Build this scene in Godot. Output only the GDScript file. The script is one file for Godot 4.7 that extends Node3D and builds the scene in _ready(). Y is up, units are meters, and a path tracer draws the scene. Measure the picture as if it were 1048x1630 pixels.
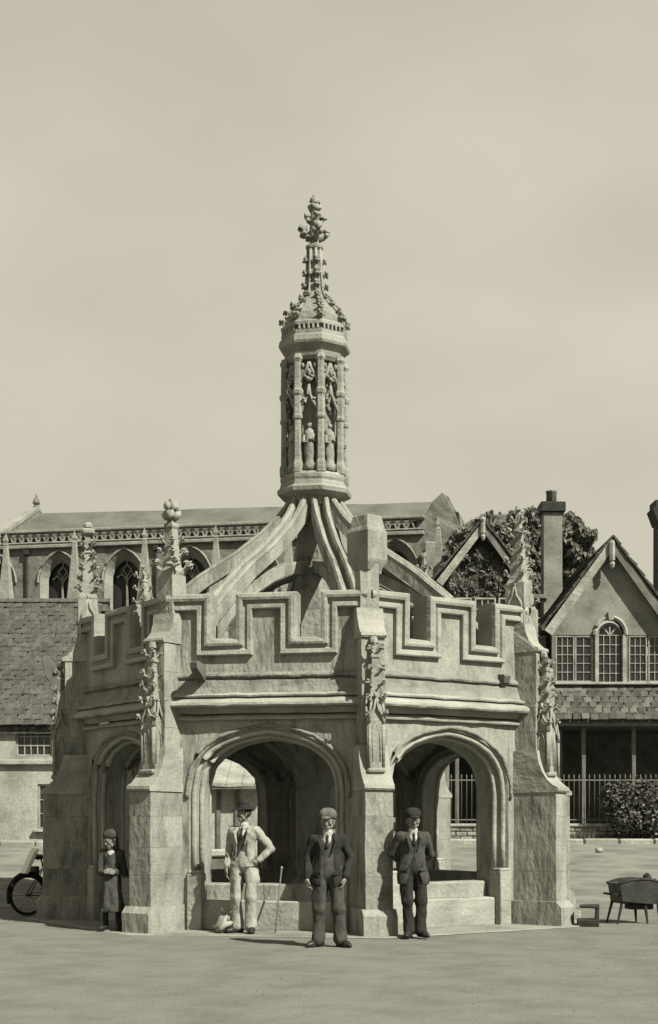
extends Node3D

const TH := 12.0          # bearing of the corner pier that faces the viewer, degrees
const APO := 3.446        # distance from the axis to the outer wall faces
const CAM_D := 23.0
const FOC := 2250.0

var M := {}
var used := {}
var rng := RandomNumberGenerator.new()
var nz := FastNoiseLite.new()

# ------------------------------------------------------------------ mesh builder
class MB:
	var st := SurfaceTool.new()
	var xf := Transform3D()
	var jit := 0.0
	var jf := 5.0
	var noise: FastNoiseLite
	var flat := true
	var col := Color.WHITE
	func _init(n: FastNoiseLite, j := 0.0, f := 5.0, is_flat := true):
		noise = n; jit = j; jf = f; flat = is_flat
		st.begin(Mesh.PRIMITIVE_TRIANGLES)
		st.set_smooth_group(-1 if flat else 0)
	func _v(p: Vector3):
		var w = xf * p
		if jit > 0.0:
			var s = w * jf * 20.0
			w += Vector3(noise.get_noise_3d(s.x, s.y, s.z), noise.get_noise_3d(s.x + 91.0, s.y, s.z), noise.get_noise_3d(s.x, s.y + 57.0, s.z)) * jit * 2.0
		st.set_color(col)
		st.add_vertex(w)
	func t(a: Vector3, b: Vector3, c: Vector3, n: Vector3):
		if (b - a).cross(c - a).dot(n) > 0.0:
			_v(a); _v(c); _v(b)
		else:
			_v(a); _v(b); _v(c)
	func q(a: Vector3, b: Vector3, c: Vector3, d: Vector3, n: Vector3):
		t(a, b, c, n); t(a, c, d, n)
	func box(c: Vector3, s: Vector3, bev := 0.0):
		var h = s * 0.5
		if bev <= 0.0:
			for ax in 3:
				for sg in [-1.0, 1.0]:
					var n = Vector3(); n[ax] = sg
					var u = (ax + 1) % 3; var w = (ax + 2) % 3
					var p = []
					for k in [[-1, -1], [1, -1], [1, 1], [-1, 1]]:
						var v = Vector3(); v[ax] = sg * h[ax]; v[u] = k[0] * h[u]; v[w] = k[1] * h[w]
						p.append(c + v)
					q(p[0], p[1], p[2], p[3], n)
			return
		for ax in 3:
			var u = (ax + 1) % 3; var w = (ax + 2) % 3
			for sg in [-1.0, 1.0]:
				var n = Vector3(); n[ax] = sg
				var p = []
				for k in [[-1, -1], [1, -1], [1, 1], [-1, 1]]:
					var v = Vector3(); v[ax] = sg * h[ax]; v[u] = k[0] * (h[u] - bev); v[w] = k[1] * (h[w] - bev)
					p.append(c + v)
				q(p[0], p[1], p[2], p[3], n)
				for sw in [-1.0, 1.0]:
					var a = Vector3(); a[u] = sg * h[u]; a[w] = sw * (h[w] - bev)
					var b = Vector3(); b[u] = sg * (h[u] - bev); b[w] = sw * h[w]
					var lo = Vector3(); lo[ax] = -(h[ax] - bev)
					var m = Vector3(); m[u] = sg; m[w] = sw
					q(c + a + lo, c + b + lo, c + b - lo, c + a - lo, m)
		for sx in [-1.0, 1.0]:
			for sy in [-1.0, 1.0]:
				for sz in [-1.0, 1.0]:
					var s3 = Vector3(sx, sy, sz)
					t(c + s3 * Vector3(h.x, h.y - bev, h.z - bev), c + s3 * Vector3(h.x - bev, h.y, h.z - bev), c + s3 * Vector3(h.x - bev, h.y - bev, h.z), s3)
	func bar(a: Vector3, b: Vector3, w: float, d: float, up := Vector3.UP):
		# a straight bar from a to b, w wide and d deep
		var f = (b - a).normalized()
		var r = f.cross(up)
		r = f.cross(Vector3.RIGHT).normalized() if r.length() < 0.01 else r.normalized()
		var uu = r.cross(f)
		var keep = xf
		xf = keep * Transform3D(Basis(r, f, -uu), (a + b) * 0.5)
		box(Vector3.ZERO, Vector3(w, a.distance_to(b), d))
		xf = keep
	func ext(poly: PackedVector2Array, o: Vector3, u: Vector3, v: Vector3, w: Vector3, w0: float, w1: float):
		# extrude a polygon given in (u, v) along w
		var pl = poly
		var ar = 0.0
		for i in pl.size():
			ar += pl[i].cross(pl[(i + 1) % pl.size()])
		if ar < 0.0:
			pl = poly.duplicate(); pl.reverse()
		var idx = Geometry2D.triangulate_polygon(pl)
		var f = func(p, k): return o + u * p.x + v * p.y + w * k
		for i in range(0, idx.size(), 3):
			t(f.call(pl[idx[i]], w0), f.call(pl[idx[i + 1]], w0), f.call(pl[idx[i + 2]], w0), -w)
			t(f.call(pl[idx[i]], w1), f.call(pl[idx[i + 1]], w1), f.call(pl[idx[i + 2]], w1), w)
		for i in pl.size():
			var a = pl[i]; var b = pl[(i + 1) % pl.size()]
			var e = b - a
			q(f.call(a, w0), f.call(b, w0), f.call(b, w1), f.call(a, w1), u * e.y - v * e.x)
	func tube(path: Array, rad: Array, sides := 6, caps := true):
		var rings = []
		for i in path.size():
			var f = (path[mini(i + 1, path.size() - 1)] - path[maxi(i - 1, 0)]).normalized()
			var up = Vector3.UP if absf(f.y) < 0.9 else Vector3.RIGHT
			var r = f.cross(up).normalized(); var uu = r.cross(f)
			var ring = []
			for k in sides:
				var a = TAU * k / sides
				ring.append(path[i] + (r * cos(a) + uu * sin(a)) * rad[i if i < rad.size() else rad.size() - 1])
			rings.append(ring)
		for i in path.size() - 1:
			for k in sides:
				var k2 = (k + 1) % sides
				q(rings[i][k], rings[i][k2], rings[i + 1][k2], rings[i + 1][k], (rings[i][k] + rings[i][k2]) * 0.5 - path[i])
		if caps:
			for e in [0, path.size() - 1]:
				var n = (path[e] - path[1 if e == 0 else e - 1])
				for k in sides:
					t(path[e], rings[e][k], rings[e][(k + 1) % sides], n)
	func lathe(prof: Array, sides := 8, rot := 0.0, c := Vector3.ZERO, sq := Vector2.ONE):
		# prof: [radius, y] from the bottom up
		for i in prof.size() - 1:
			for k in sides:
				var a0 = rot + TAU * k / sides; var a1 = rot + TAU * (k + 1) / sides
				var d0 = Vector3(sin(a0) * sq.x, 0, cos(a0) * sq.y); var d1 = Vector3(sin(a1) * sq.x, 0, cos(a1) * sq.y)
				var y0 = Vector3(0, prof[i][1], 0); var y1 = Vector3(0, prof[i + 1][1], 0)
				var dr = prof[i + 1][0] - prof[i][0]; var dy = prof[i + 1][1] - prof[i][1]
				var n = (d0 + d1) * dy + Vector3(0, -dr * 2.0, 0)
				var p = [c + y0 + d0 * prof[i][0], c + y0 + d1 * prof[i][0], c + y1 + d1 * prof[i + 1][0], c + y1 + d0 * prof[i + 1][0]]
				if prof[i][0] > 0.0001: t(p[0], p[1], p[2], n)
				if prof[i + 1][0] > 0.0001: t(p[0], p[2], p[3], n)
		for e in [[0, Vector3.DOWN], [prof.size() - 1, Vector3.UP]]:
			var r = prof[e[0]][0]
			if r > 0.001:
				var y = c + Vector3(0, prof[e[0]][1], 0)
				for k in sides:
					var a0 = rot + TAU * k / sides; var a1 = rot + TAU * (k + 1) / sides
					t(y, y + Vector3(sin(a0) * sq.x, 0, cos(a0) * sq.y) * r, y + Vector3(sin(a1) * sq.x, 0, cos(a1) * sq.y) * r, e[1])
	func blob(c: Vector3, r: Vector3, nu := 7, nv := 5, lump := 0.0, sd := 0.0):
		var pt = func(i, j):
			var a = TAU * i / nu; var b = PI * j / nv
			var d = Vector3(sin(b) * cos(a), cos(b), sin(b) * sin(a))
			var k = 1.0
			if lump > 0.0:
				k += lump * noise.get_noise_3d(d.x * 60.0 + sd, d.y * 60.0 + sd * 3.1, d.z * 60.0) * 2.0
			return c + d * r * k
		for i in nu:
			for j in nv:
				var a = pt.call(i, j); var b = pt.call((i + 1) % nu, j); var cc = pt.call((i + 1) % nu, j + 1); var d = pt.call(i, j + 1)
				var n = (a + b + cc + d) * 0.25 - c
				if j > 0: t(a, b, cc, n)
				if j < nv - 1: t(a, cc, d, n)
	func leaf(p: Vector3, n: Vector3, up: Vector3, s: float):
		# a small folded leaf of four faces
		var r = n.cross(up).normalized(); var u = r.cross(n).normalized()
		var tip = p + u * s; var base = p - u * s * 0.35
		var l = p - r * s * 0.55 + n * s * 0.18; var rr = p + r * s * 0.55 + n * s * 0.18
		t(base, l, tip, n); t(base, tip, rr, n)
	func mesh() -> ArrayMesh:
		st.generate_normals()
		return st.commit()

func mb(j := 0.0, f := 5.0, flat := true) -> MB:
	return MB.new(nz, j, f, flat)

# ------------------------------------------------------------------ nodes
func numbered(called: String) -> String:
	if not used.has(called):
		used[called] = 0
		return called
	used[called] += 1
	return "%s_%03d" % [called, used[called]]

func put(called: String, m: Mesh, mat: Material, parent: Node = null, at := Vector3.ZERO, turn := 0.0) -> MeshInstance3D:
	var o := MeshInstance3D.new()
	o.mesh = m
	o.material_override = null
	for i in m.get_surface_count():
		o.set_surface_override_material(i, mat)
	if parent == null:
		o.name = numbered(called); add_child(o)
	else:
		o.name = called; parent.add_child(o, true)
	o.position = at; o.rotation.y = turn
	return o

func thing(called: String, label: String, category: String, at := Vector3.ZERO, turn := 0.0, group := "") -> Node3D:
	var o := Node3D.new()
	o.name = numbered(called); add_child(o)
	o.position = at; o.rotation.y = turn
	tag(o, label, category, group)
	return o

func part(called: String, parent: Node3D, at := Vector3.ZERO, turn := 0.0) -> Node3D:
	var o := Node3D.new()
	o.name = called; parent.add_child(o, true)
	o.position = at; o.rotation.y = turn
	return o

func tag(o: Node, label := "", category := "", group := "", kind := ""):
	if label: o.set_meta("label", label)
	if category: o.set_meta("category", category)
	if group: o.set_meta("group", group)
	if kind: o.set_meta("kind", kind)

func px(x: float, y: float, d: float) -> Vector3:
	# the point that stands d metres in front of the viewer, measured off the photograph
	return Vector3((x - 524.0) * d / FOC + 0.235, 1.6 + (1300.0 - y) * d / FOC, CAM_D - d)

func ground_y(z: float) -> float:
	var d = CAM_D - z
	return 0.85 * clampf((d - 24.0) / 17.0, 0.0, 1.0) + 0.03 * maxf(d - 41.0, 0.0)

# ------------------------------------------------------------------ materials
func lin(v: float, warm := 0.0) -> Color:
	# values in the table below are relative to fresh limewash, which is 0.50
	var k := v * 0.50
	return Color(k * (0.99 + warm), k * 1.0, k * (0.90 - warm)).linear_to_srgb()

func noise_tex(freq: float, sd: int, lo: float, hi: float, size := 512, oct := 5, mid := 0.5, bump := false) -> NoiseTexture2D:
	var n := FastNoiseLite.new()
	n.seed = sd; n.noise_type = FastNoiseLite.TYPE_SIMPLEX_SMOOTH; n.frequency = freq; n.fractal_octaves = oct; n.fractal_gain = 0.55
	var tx := NoiseTexture2D.new()
	tx.width = size; tx.height = size; tx.seamless = true; tx.seamless_blend_skirt = 0.15; tx.noise = n
	if bump:
		return tx
	var g := Gradient.new()
	g.offsets = PackedFloat32Array([0.0, 0.28, mid, 0.75, 1.0])
	var c = func(v): return Color(v, v, v * 0.985).linear_to_srgb()
	g.colors = PackedColorArray([c.call(lo), c.call(lerpf(lo, hi, 0.3)), c.call(lerpf(lo, hi, 0.62)), c.call(lerpf(lo, hi, 0.88)), c.call(hi)])
	tx.color_ramp = g
	return tx

var T := {}

func rough_mat(v: float, scale := 0.35, bump := 0.6, coarse := "patch", fine := "grain", r := 0.95, warm := 0.0) -> StandardMaterial3D:
	var m := StandardMaterial3D.new()
	m.albedo_color = lin(v, warm)
	m.roughness = r
	m.metallic_specular = 0.25
	m.uv1_triplanar = true; m.uv1_world_triplanar = true; m.uv1_scale = Vector3.ONE * scale
	m.albedo_texture = T[coarse]
	if fine:
		m.detail_enabled = true; m.detail_blend_mode = BaseMaterial3D.BLEND_MODE_MUL
		m.detail_albedo = T[fine]; m.detail_uv_layer = BaseMaterial3D.DETAIL_UV_2
		m.uv2_triplanar = true; m.uv2_world_triplanar = true; m.uv2_scale = Vector3.ONE * scale * 3.7
	if bump > 0.0:
		m.heightmap_enabled = true; m.heightmap_texture = T.bump; m.heightmap_scale = bump
	return m

func plain_mat(v: float, r := 0.8, warm := 0.0) -> StandardMaterial3D:
	var m := StandardMaterial3D.new()
	m.albedo_color = lin(v, warm); m.roughness = r; m.metallic_specular = 0.3
	return m

func make_materials():
	T.patch = noise_tex(0.006, 11, 0.50, 1.0)
	T.stain = noise_tex(0.011, 23, 0.34, 1.0, 512, 6, 0.40)
	T.soft = noise_tex(0.008, 41, 0.74, 1.0)
	T.grit = noise_tex(0.09, 18, 0.48, 1.0, 512, 4)
	T.grain = noise_tex(0.03, 5, 0.62, 1.0, 512, 5)
	T.speck = noise_tex(0.06, 8, 0.45, 1.0, 512, 3)
	T.bump = noise_tex(0.025, 3, 0, 1, 512, 6, 0.5, true)
	M.stone = rough_mat(0.63, 0.30, 2.2, "stain", "grain")
	M.stone.uv1_scale = Vector3(0.55, 0.17, 0.55)
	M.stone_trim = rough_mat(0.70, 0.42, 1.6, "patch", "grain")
	M.stone_worn = rough_mat(0.56, 0.55, 2.5, "stain", "speck")
	M.carved = rough_mat(0.60, 0.8, 1.2, "patch", "grain")
	M.rubble = [rough_mat(0.50, 0.9, 2.0), rough_mat(0.42, 0.8, 2.0), rough_mat(0.58, 1.0, 2.0)]
	M.joint = rough_mat(0.26, 0.8, 2.0)
	M.abbey = rough_mat(0.40, 0.12, 5.0, "stain", "grain")
	M.abbey_trim = rough_mat(0.58, 0.2, 3.0)
	M.abbey_roof = rough_mat(0.30, 0.1, 2.0)
	M.abbey_glass = plain_mat(0.045, 0.35)
	M.ground = rough_mat(0.36, 0.23, 1.2, "soft", "grit")
	M.road = rough_mat(0.46, 0.2, 1.2, "patch", "grit")
	M.paving = rough_mat(0.54, 0.25, 0.8)
	M.plaster = rough_mat(0.72, 0.18, 0.8, "patch", "grain")
	M.plaster_grey = rough_mat(0.50, 0.25, 0.8)
	M.tiles = [rough_mat(0.20, 0.8, 3.0, "stain"), rough_mat(0.17, 0.7, 3.0, "stain"), rough_mat(0.24, 0.9, 3.0, "stain")]
	M.white = rough_mat(0.68, 0.6, 0.3, "patch", "grain", 0.6)
	M.grey_and_shaded_paint = rough_mat(0.32, 0.6, 0.3, "patch", "grain", 0.6)  # grey paintwork; also carries painted shade on the right barge boards
	M.dark_wood = rough_mat(0.085, 0.9, 0.6, "patch", "grain", 0.6)
	M.wood = rough_mat(0.30, 0.9, 0.8)
	M.glass = plain_mat(0.035, 0.12); M.glass.metallic_specular = 0.5
	M.stone_b = rough_mat(0.56, 0.36, 2.2, "stain", "grain")
	M.stone_b.uv1_scale = Vector3(0.5, 0.22, 0.5)
	M.iron = plain_mat(0.30, 0.5)
	M.black_iron = plain_mat(0.035, 0.45)
	M.rubber = plain_mat(0.03, 0.8)
	M.leather = plain_mat(0.04, 0.5)
	M.steel = plain_mat(0.35, 0.3); M.steel.metallic = 0.7
	M.paper = plain_mat(1.2, 0.9, 0.03)
	M.brick = rough_mat(0.30, 0.5, 1.5)
	M.skin = plain_mat(0.30, 0.6, 0.04)
	M.dark_cloth = rough_mat(0.075, 2.2, 0.25, "patch", "speck", 0.95)
	M.mid_cloth = rough_mat(0.15, 2.2, 0.25, "patch", "speck", 0.95)
	M.vest_cloth = rough_mat(0.17, 2.0, 0.25, "patch", "speck", 0.95)
	M.tweed = rough_mat(0.30, 2.4, 0.25, "patch", "speck", 0.95)
	M.cream_cloth = rough_mat(0.70, 1.6, 0.4, "patch", "grain", 0.95)
	M.shirt = plain_mat(0.58, 0.9)
	M.boots = plain_mat(0.04, 0.4)
	M.hair = plain_mat(0.05, 0.6)
	for k in ["ivy", "leafy"]:
		var m := StandardMaterial3D.new()
		m.vertex_color_use_as_albedo = true; m.roughness = 0.6; m.metallic_specular = 0.35
		m.backlight_enabled = true; m.backlight = Color(0.25, 0.25, 0.2)
		M[k] = m

# ------------------------------------------------------------------ scene
func _ready():
	rng.seed = 4711
	nz.seed = 7; nz.noise_type = FastNoiseLite.TYPE_SIMPLEX_SMOOTH; nz.frequency = 0.05; nz.fractal_octaves = 3
	set_camera_and_light()
	make_materials()
	make_ground()
	make_abbey()
	make_ivy_ruin()
	make_left_house()
	make_shed()
	make_right_houses()
	make_railing_and_hedge()
	make_cross()
	make_small_things()
	make_people()

func set_camera_and_light():
	var cam := Camera3D.new()
	cam.name = "camera"
	cam.projection = Camera3D.PROJECTION_FRUSTUM
	cam.keep_aspect = Camera3D.KEEP_HEIGHT
	cam.near = 0.5; cam.far = 600.0
	cam.size = 1630.0 / FOC * cam.near
	cam.frustum_offset = Vector2(0.0, (1300.0 - 815.0) / FOC * cam.near)
	cam.position = Vector3(0.235, 1.6, CAM_D)
	add_child(cam)
	cam.current = true
	var sun := DirectionalLight3D.new()
	sun.name = "sun"
	sun.light_energy = 1.6
	sun.light_color = Color(1.0, 0.985, 0.93)
	sun.light_angular_distance = 0.5
	sun.shadow_enabled = true
	var az := deg_to_rad(46.0); var el := deg_to_rad(45.0)
	var to_sun := Vector3(cos(el) * sin(az), sin(el), cos(el) * cos(az))
	add_child(sun)
	sun.look_at_from_position(to_sun * 50.0, Vector3.ZERO, Vector3.UP)
	var env := Environment.new()
	env.background_mode = Environment.BG_SKY
	env.tonemap_mode = Environment.TONE_MAPPER_LINEAR
	env.tonemap_exposure = 1.9
	env.sdfgi_enabled = true; env.ssao_enabled = true; env.ssil_enabled = true
	var sky := Sky.new()
	var sm := PanoramaSkyMaterial.new()
	sm.panorama = ImageTexture.create_from_image(sky_image())
	sky.sky_material = sm
	env.sky = sky
	var we := WorldEnvironment.new()
	we.name = "world_environment"
	we.environment = env
	add_child(we)

func sky_image() -> Image:
	var w := 1024; var h := 512
	var n := FastNoiseLite.new()
	n.seed = 31; n.noise_type = FastNoiseLite.TYPE_SIMPLEX_SMOOTH; n.frequency = 1.0; n.fractal_octaves = 5
	var im := Image.create(w, h, false, Image.FORMAT_RGBF)
	var low := Color(0.325, 0.307, 0.250); var mid := Color(0.332, 0.313, 0.255); var top := Color(0.296, 0.280, 0.225); var high := Color(0.200, 0.190, 0.154)
	for y in h:
		var el := (0.5 - (y + 0.5) / h) * PI
		for x in w:
			var a := (x + 0.5) / w * TAU
			var d := Vector3(cos(a) * cos(el), sin(el), sin(a) * cos(el))
			var c: Color
			if el >= 0.0:
				c = low.lerp(mid, smoothstep(0.12, 0.34, el)).lerp(top, smoothstep(0.34, 0.56, el)).lerp(high, smoothstep(0.56, 1.2, el))
				var v := n.get_noise_3d(d.x * 3.0, d.y * 7.0, d.z * 3.0)
				c = c * (1.0 + 0.15 * v * smoothstep(0.0, 0.15, el))
			else:
				c = low * 0.55
			im.set_pixel(x, y, c)
	return im

# ------------------------------------------------------------------ ground
func make_ground():
	var m := mb(0.0)
	m.flat = false
	var zs := [40.0, 24.0, 16.0, 10.0, 7.0, 5.0, 3.0, 1.0, -1.0, -4.0, -8.0, -12.0, -16.0, -18.0, -24.0, -40.0, -80.0, -160.0, -400.0]
	var xs := [-300.0, -60.0, -24.0, -12.0, -8.0, -4.0, 0.0, 4.0, 8.0, 12.0, 24.0, 60.0, 300.0]
	var g = func(x, z):
		return Vector3(x, minf(ground_y(z), 1.6), z)
	for i in zs.size() - 1:
		for j in xs.size() - 1:
			m.q(g.call(xs[j], zs[i]), g.call(xs[j + 1], zs[i]), g.call(xs[j + 1], zs[i + 1]), g.call(xs[j], zs[i + 1]), Vector3.UP)
	tag(put("ground", m.mesh(), M.ground), "", "", "", "structure")
	# a paler apron of trodden stone round the cross
	var a := mb(0.01, 2.0)
	a.lathe([[4.62, 0.002], [4.58, 0.016], [0.1, 0.02]], 8, deg_to_rad(TH))
	tag(put("paving", a.mesh(), M.paving), "", "", "", "structure")
	# the lighter roadway behind, drawn up to the kerbs
	var r := mb(0.0)
	for i in 8:
		var z0 := -1.4 - i * 2.0; var z1 := -3.4 - i * 2.0
		r.q(Vector3(-40, ground_y(z0) + 0.006, z0), Vector3(40, ground_y(z0) + 0.006, z0), Vector3(40, ground_y(z1) + 0.006, z1), Vector3(-40, ground_y(z1) + 0.006, z1), Vector3.UP)
	tag(put("road", r.mesh(), M.road), "", "", "", "structure")
	# loose grit over the square
	var gm := mb(); gm.blob(Vector3(0, 0.3, 0), Vector3(1, 0.6, 0.8), 5, 3, 0.4, 2.0)
	var mm := MultiMesh.new()
	mm.transform_format = MultiMesh.TRANSFORM_3D; mm.mesh = gm.mesh(); mm.instance_count = 2600
	for i in 2600:
		var gx := rng.randf_range(-6.5, 6.5); var gz := rng.randf_range(4.2, 11.5) if i < 2000 else rng.randf_range(-14.0, 4.2)
		if i >= 2000 and Vector2(gx, gz).length() < 4.7: gx += 9.0 * signf(gx)
		var sc := 0.003 + 0.010 * pow(rng.randf(), 3.0)
		mm.set_instance_transform(i, Transform3D(Basis(Vector3.UP, rng.randf() * TAU).scaled(Vector3.ONE * sc), Vector3(gx, ground_y(gz) + 0.001, gz)))
	var mi := MultiMeshInstance3D.new(); mi.name = numbered("gravel"); mi.multimesh = mm; mi.material_override = M.road
	add_child(mi); tag(mi, "fine loose grit scattered over the square", "gravel", "", "stuff")
	# raised footway with kerb stones along the houses on the right
	var zk := -17.5
	var p := mb(0.0)
	p.box(Vector3(13.0, ground_y(zk) + 0.02, zk - 0.9), Vector3(23.0, 0.2, 1.5))
	var pv = put("pavement", p.mesh(), M.paving)
	tag(pv, "", "", "", "structure")
	var k0 := mb(0.012, 3.0)
	k0.box(Vector3.ZERO, Vector3(0.98, 0.3, 0.32), 0.04)
	var km := k0.mesh()
	for i in 22:
		var k = put("kerb_stone", km, M.stone_trim if i % 3 else M.paving, pv, Vector3(2.0 + i, ground_y(zk) - 0.01 + rng.randf_range(-0.008, 0.008), zk + 0.05))
		k.rotation.y = rng.randf_range(-0.01, 0.01)
	# footway in front of the house on the left
	var l := mb(0.0)
	l.box(Vector3(-11.0, ground_y(-17.0) + 0.0, -17.6), Vector3(12.0, 0.24, 1.5))
	var lv = put("pavement", l.mesh(), M.paving)
	tag(lv, "", "", "", "structure")
	for i in 12:
		put("kerb_stone", km, M.stone_trim if i % 2 else M.paving, lv, Vector3(-16.5 + i, ground_y(-16.7) - 0.01, -16.68))

# ------------------------------------------------------------------ the abbey behind
func arch_pts(hw: float, spring: float, apex: float, n := 7) -> Array:
	# pointed arch of two arcs, from the left springing over the apex to the right one
	var h := apex - spring
	var r := (hw * hw + h * h) / (2.0 * hw)
	var cx := r - hw
	var a1 := atan2(h, -cx)
	var o := []
	for i in n + 1:
		var a := lerpf(PI, a1, float(i) / n)
		o.append(Vector2(cx + r * cos(a), spring + r * sin(a)))
	for i in range(n - 1, -1, -1):
		o.append(Vector2(-o[i].x, o[i].y))
	return o

func make_abbey():
	var A := thing("abbey_church", "long grey abbey nave with pointed clerestory windows and pierced parapet", "church", Vector3(-21.5, 0, -74.0), deg_to_rad(-10.54))
	var top := 20.1
	var win := []
	for k in range(-2, 6):
		win.append(3.39 + 4.62 * k)
	# clerestory wall with real openings: bays of wall between and above the windows
	var w := mb(0.03, 0.6)
	var hw := 1.36; var sill := 13.0; var spring := 17.7; var apex := 19.55
	var left := -9.0; var right := 28.4
	w.box(Vector3((left + right) / 2, sill / 2, -0.6), Vector3(right - left, sill, 1.2))
	var x0 := left
	for c in win:
		if c - hw > x0:
			w.box(Vector3((x0 + c - hw) / 2, (sill + top) / 2, -0.6), Vector3(c - hw - x0, top - sill, 1.2))
		var pts = arch_pts(hw, spring, apex)
		var poly := PackedVector2Array([Vector2(c - hw, top)])
		for p in pts: poly.append(p + Vector2(c, 0))
		poly.append(Vector2(c + hw, top))
		w.ext(poly, Vector3.ZERO, Vector3.RIGHT, Vector3.UP, Vector3.BACK, -1.2, 0.0)
		x0 = c + hw
	w.box(Vector3((x0 + right) / 2, (sill + top) / 2, -0.6), Vector3(right - x0, top - sill, 1.2))
	put("wall", w.mesh(), M.abbey, A)
	# windows: splayed jambs, mullion and tracery, dark glazing
	for c in win:
		if c < -2.0: continue
		var f := part("window", A, Vector3(c, 0, 0))
		var g := mb()
		var gp := PackedVector2Array([Vector2(-hw, sill), Vector2(hw, sill)])
		var ap = arch_pts(hw, spring, apex)
		ap.reverse()
		for p in ap: gp.append(p)
		g.ext(gp, Vector3(0, 0, -0.95), Vector3.RIGHT, Vector3.UP, Vector3.BACK, 0.0, 0.05)
		put("pane", g.mesh(), M.abbey_glass, f)
		var j := mb(0.01, 2.0)
		var o1 = arch_pts(hw + 0.02, spring, apex + 0.02); var o2 = arch_pts(hw * 0.72, spring, apex - 0.5)
		o1.push_front(Vector2(-hw - 0.02, sill)); o1.append(Vector2(hw + 0.02, sill))
		o2.push_front(Vector2(-hw * 0.72, sill)); o2.append(Vector2(hw * 0.72, sill))
		for i in o1.size() - 1:
			j.q(Vector3(o1[i].x, o1[i].y, 0.03), Vector3(o1[i + 1].x, o1[i + 1].y, 0.03), Vector3(o2[i + 1].x, o2[i + 1].y, -0.6), Vector3(o2[i].x, o2[i].y, -0.6), Vector3(-o1[i].x, spring - o1[i].y, 2.0))
		put("jamb", j.mesh(), M.abbey_trim, f)
		var h := mb(0.01, 2.0)
		var hp := []
		for p in arch_pts(hw + 0.16, spring - 0.1, apex + 0.2): hp.append(Vector3(p.x, p.y, 0.06))
		h.tube(hp, [0.09], 6)
		put("hood_mould", h.mesh(), M.abbey_trim, f)
		var t := mb()
		t.box(Vector3(0, (sill + spring + 0.3) / 2, -0.72), Vector3(0.12, spring + 0.3 - sill, 0.16))
		for s in [-1.0, 1.0]:
			t.tube([Vector3(0, spring - 0.1, -0.72), Vector3(s * 0.2, spring + 0.25, -0.72), Vector3(s * 0.4, spring + 0.42, -0.72), Vector3(s * 0.7, spring + 0.2, -0.72)], [0.06], 5)
			t.tube([Vector3(s * 0.38, spring + 0.4, -0.72), Vector3(s * 0.3, spring + 0.75, -0.72), Vector3(0, spring + 1.05, -0.72)], [0.055], 5)
			t.tube([Vector3(0, spring + 0.25, -0.72), Vector3(s * 0.3, spring + 0.75, -0.72)], [0.045], 5)
		t.tube([Vector3(0, spring + 1.0, -0.72), Vector3(0, apex - 0.4, -0.72)], [0.05], 5)
		put("tracery", t.mesh(), M.abbey_trim, f)
	# parapet: string course, coping and a row of triangles between them
	for e in [["string_course", 20.02, 0.24, 0.30, -0.14], ["string_course", 20.3, 0.12, 0.12, -0.2], ["coping", 21.08, 0.20, 0.16, -0.2]]:
		var s := mb(0.015, 1.0)
		s.box(Vector3((left + right) / 2, e[1], e[3] / 2 - 0.2), Vector3(right - left, e[2], 0.4 + e[3]), 0.04)
		put(e[0], s.mesh(), M.abbey_trim, A)
	var bl := mb(); bl.bar(Vector3(-0.26, 0, 0), Vector3(0.0, 0.64, 0), 0.11, 0.16, Vector3.BACK); var bm := bl.mesh()
	var br := mb(); br.bar(Vector3(0.26, 0, 0), Vector3(0.0, 0.64, 0), 0.11, 0.16, Vector3.BACK); var bm2 := br.mesh()
	for i in 50:
		var u := -1.4 + i * 0.59
		if u > right - 0.3: break
		put("tracery_bar", bm, M.abbey_trim, A, Vector3(u, 20.36, -0.1))
		put("tracery_bar", bm2, M.abbey_trim, A, Vector3(u, 20.36, -0.1))
	var pb := mb()
	pb.box(Vector3((left + right) / 2, 20.55, -0.75), Vector3(right - left, 0.9, 0.3))
	put("gutter_wall", pb.mesh(), M.abbey, A)
	# drain pipes between the windows
	for c in [1.08, 5.7, 10.3, 24.2]:
		var d := mb()
		d.tube([Vector3(c, 14, 0.12), Vector3(c, 19.6, 0.12)], [0.09], 6)
		d.box(Vector3(c, 19.65, 0.15), Vector3(0.4, 0.35, 0.3), 0.04)
		put("drain_pipe", d.mesh(), M.dark_wood, A)
	# roof with its west gable
	var r := mb(0.04, 0.3)
	var ry := 23.9
	var ry_at := func(u: float) -> float: return ry - 0.011 * (u + 0.9)
	for i in 12:
		var a := lerpf(-0.9, 28.6, i / 12.0); var b := lerpf(-0.9, 28.6, (i + 1) / 12.0)
		r.q(Vector3(a, 20.6, -0.9), Vector3(b, 20.6, -0.9), Vector3(b, ry_at.call(b), -7.0), Vector3(a, ry_at.call(a), -7.0), Vector3(0, 1, 1))
		r.q(Vector3(a, 20.6, -13.1), Vector3(b, 20.6, -13.1), Vector3(b, ry_at.call(b), -7.0), Vector3(a, ry_at.call(a), -7.0), Vector3(0, 1, -1))
	put("roof", r.mesh(), M.abbey_roof, A)
	var ge := mb(0.02, 1.0)
	ge.ext(PackedVector2Array([Vector2(0.4, 19.0), Vector2(-14.4, 19.0), Vector2(-14.4, 20.7), Vector2(-7.0, ry + 0.35), Vector2(0.4, 20.7)]), Vector3(-1.1, 0, 0), Vector3.BACK, Vector3.UP, Vector3.RIGHT, -0.25, 0.25)
	put("gable", ge.mesh(), M.abbey, A)
	var co := mb(0.01, 1.0)
	co.bar(Vector3(-1.1, 20.75, 0.45), Vector3(-1.1, ry + 0.4, -7.0), 0.6, 0.25)
	put("gable_coping", co.mesh(), M.abbey_trim, A)
	var fi := mb(0.02, 2.0)
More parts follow.
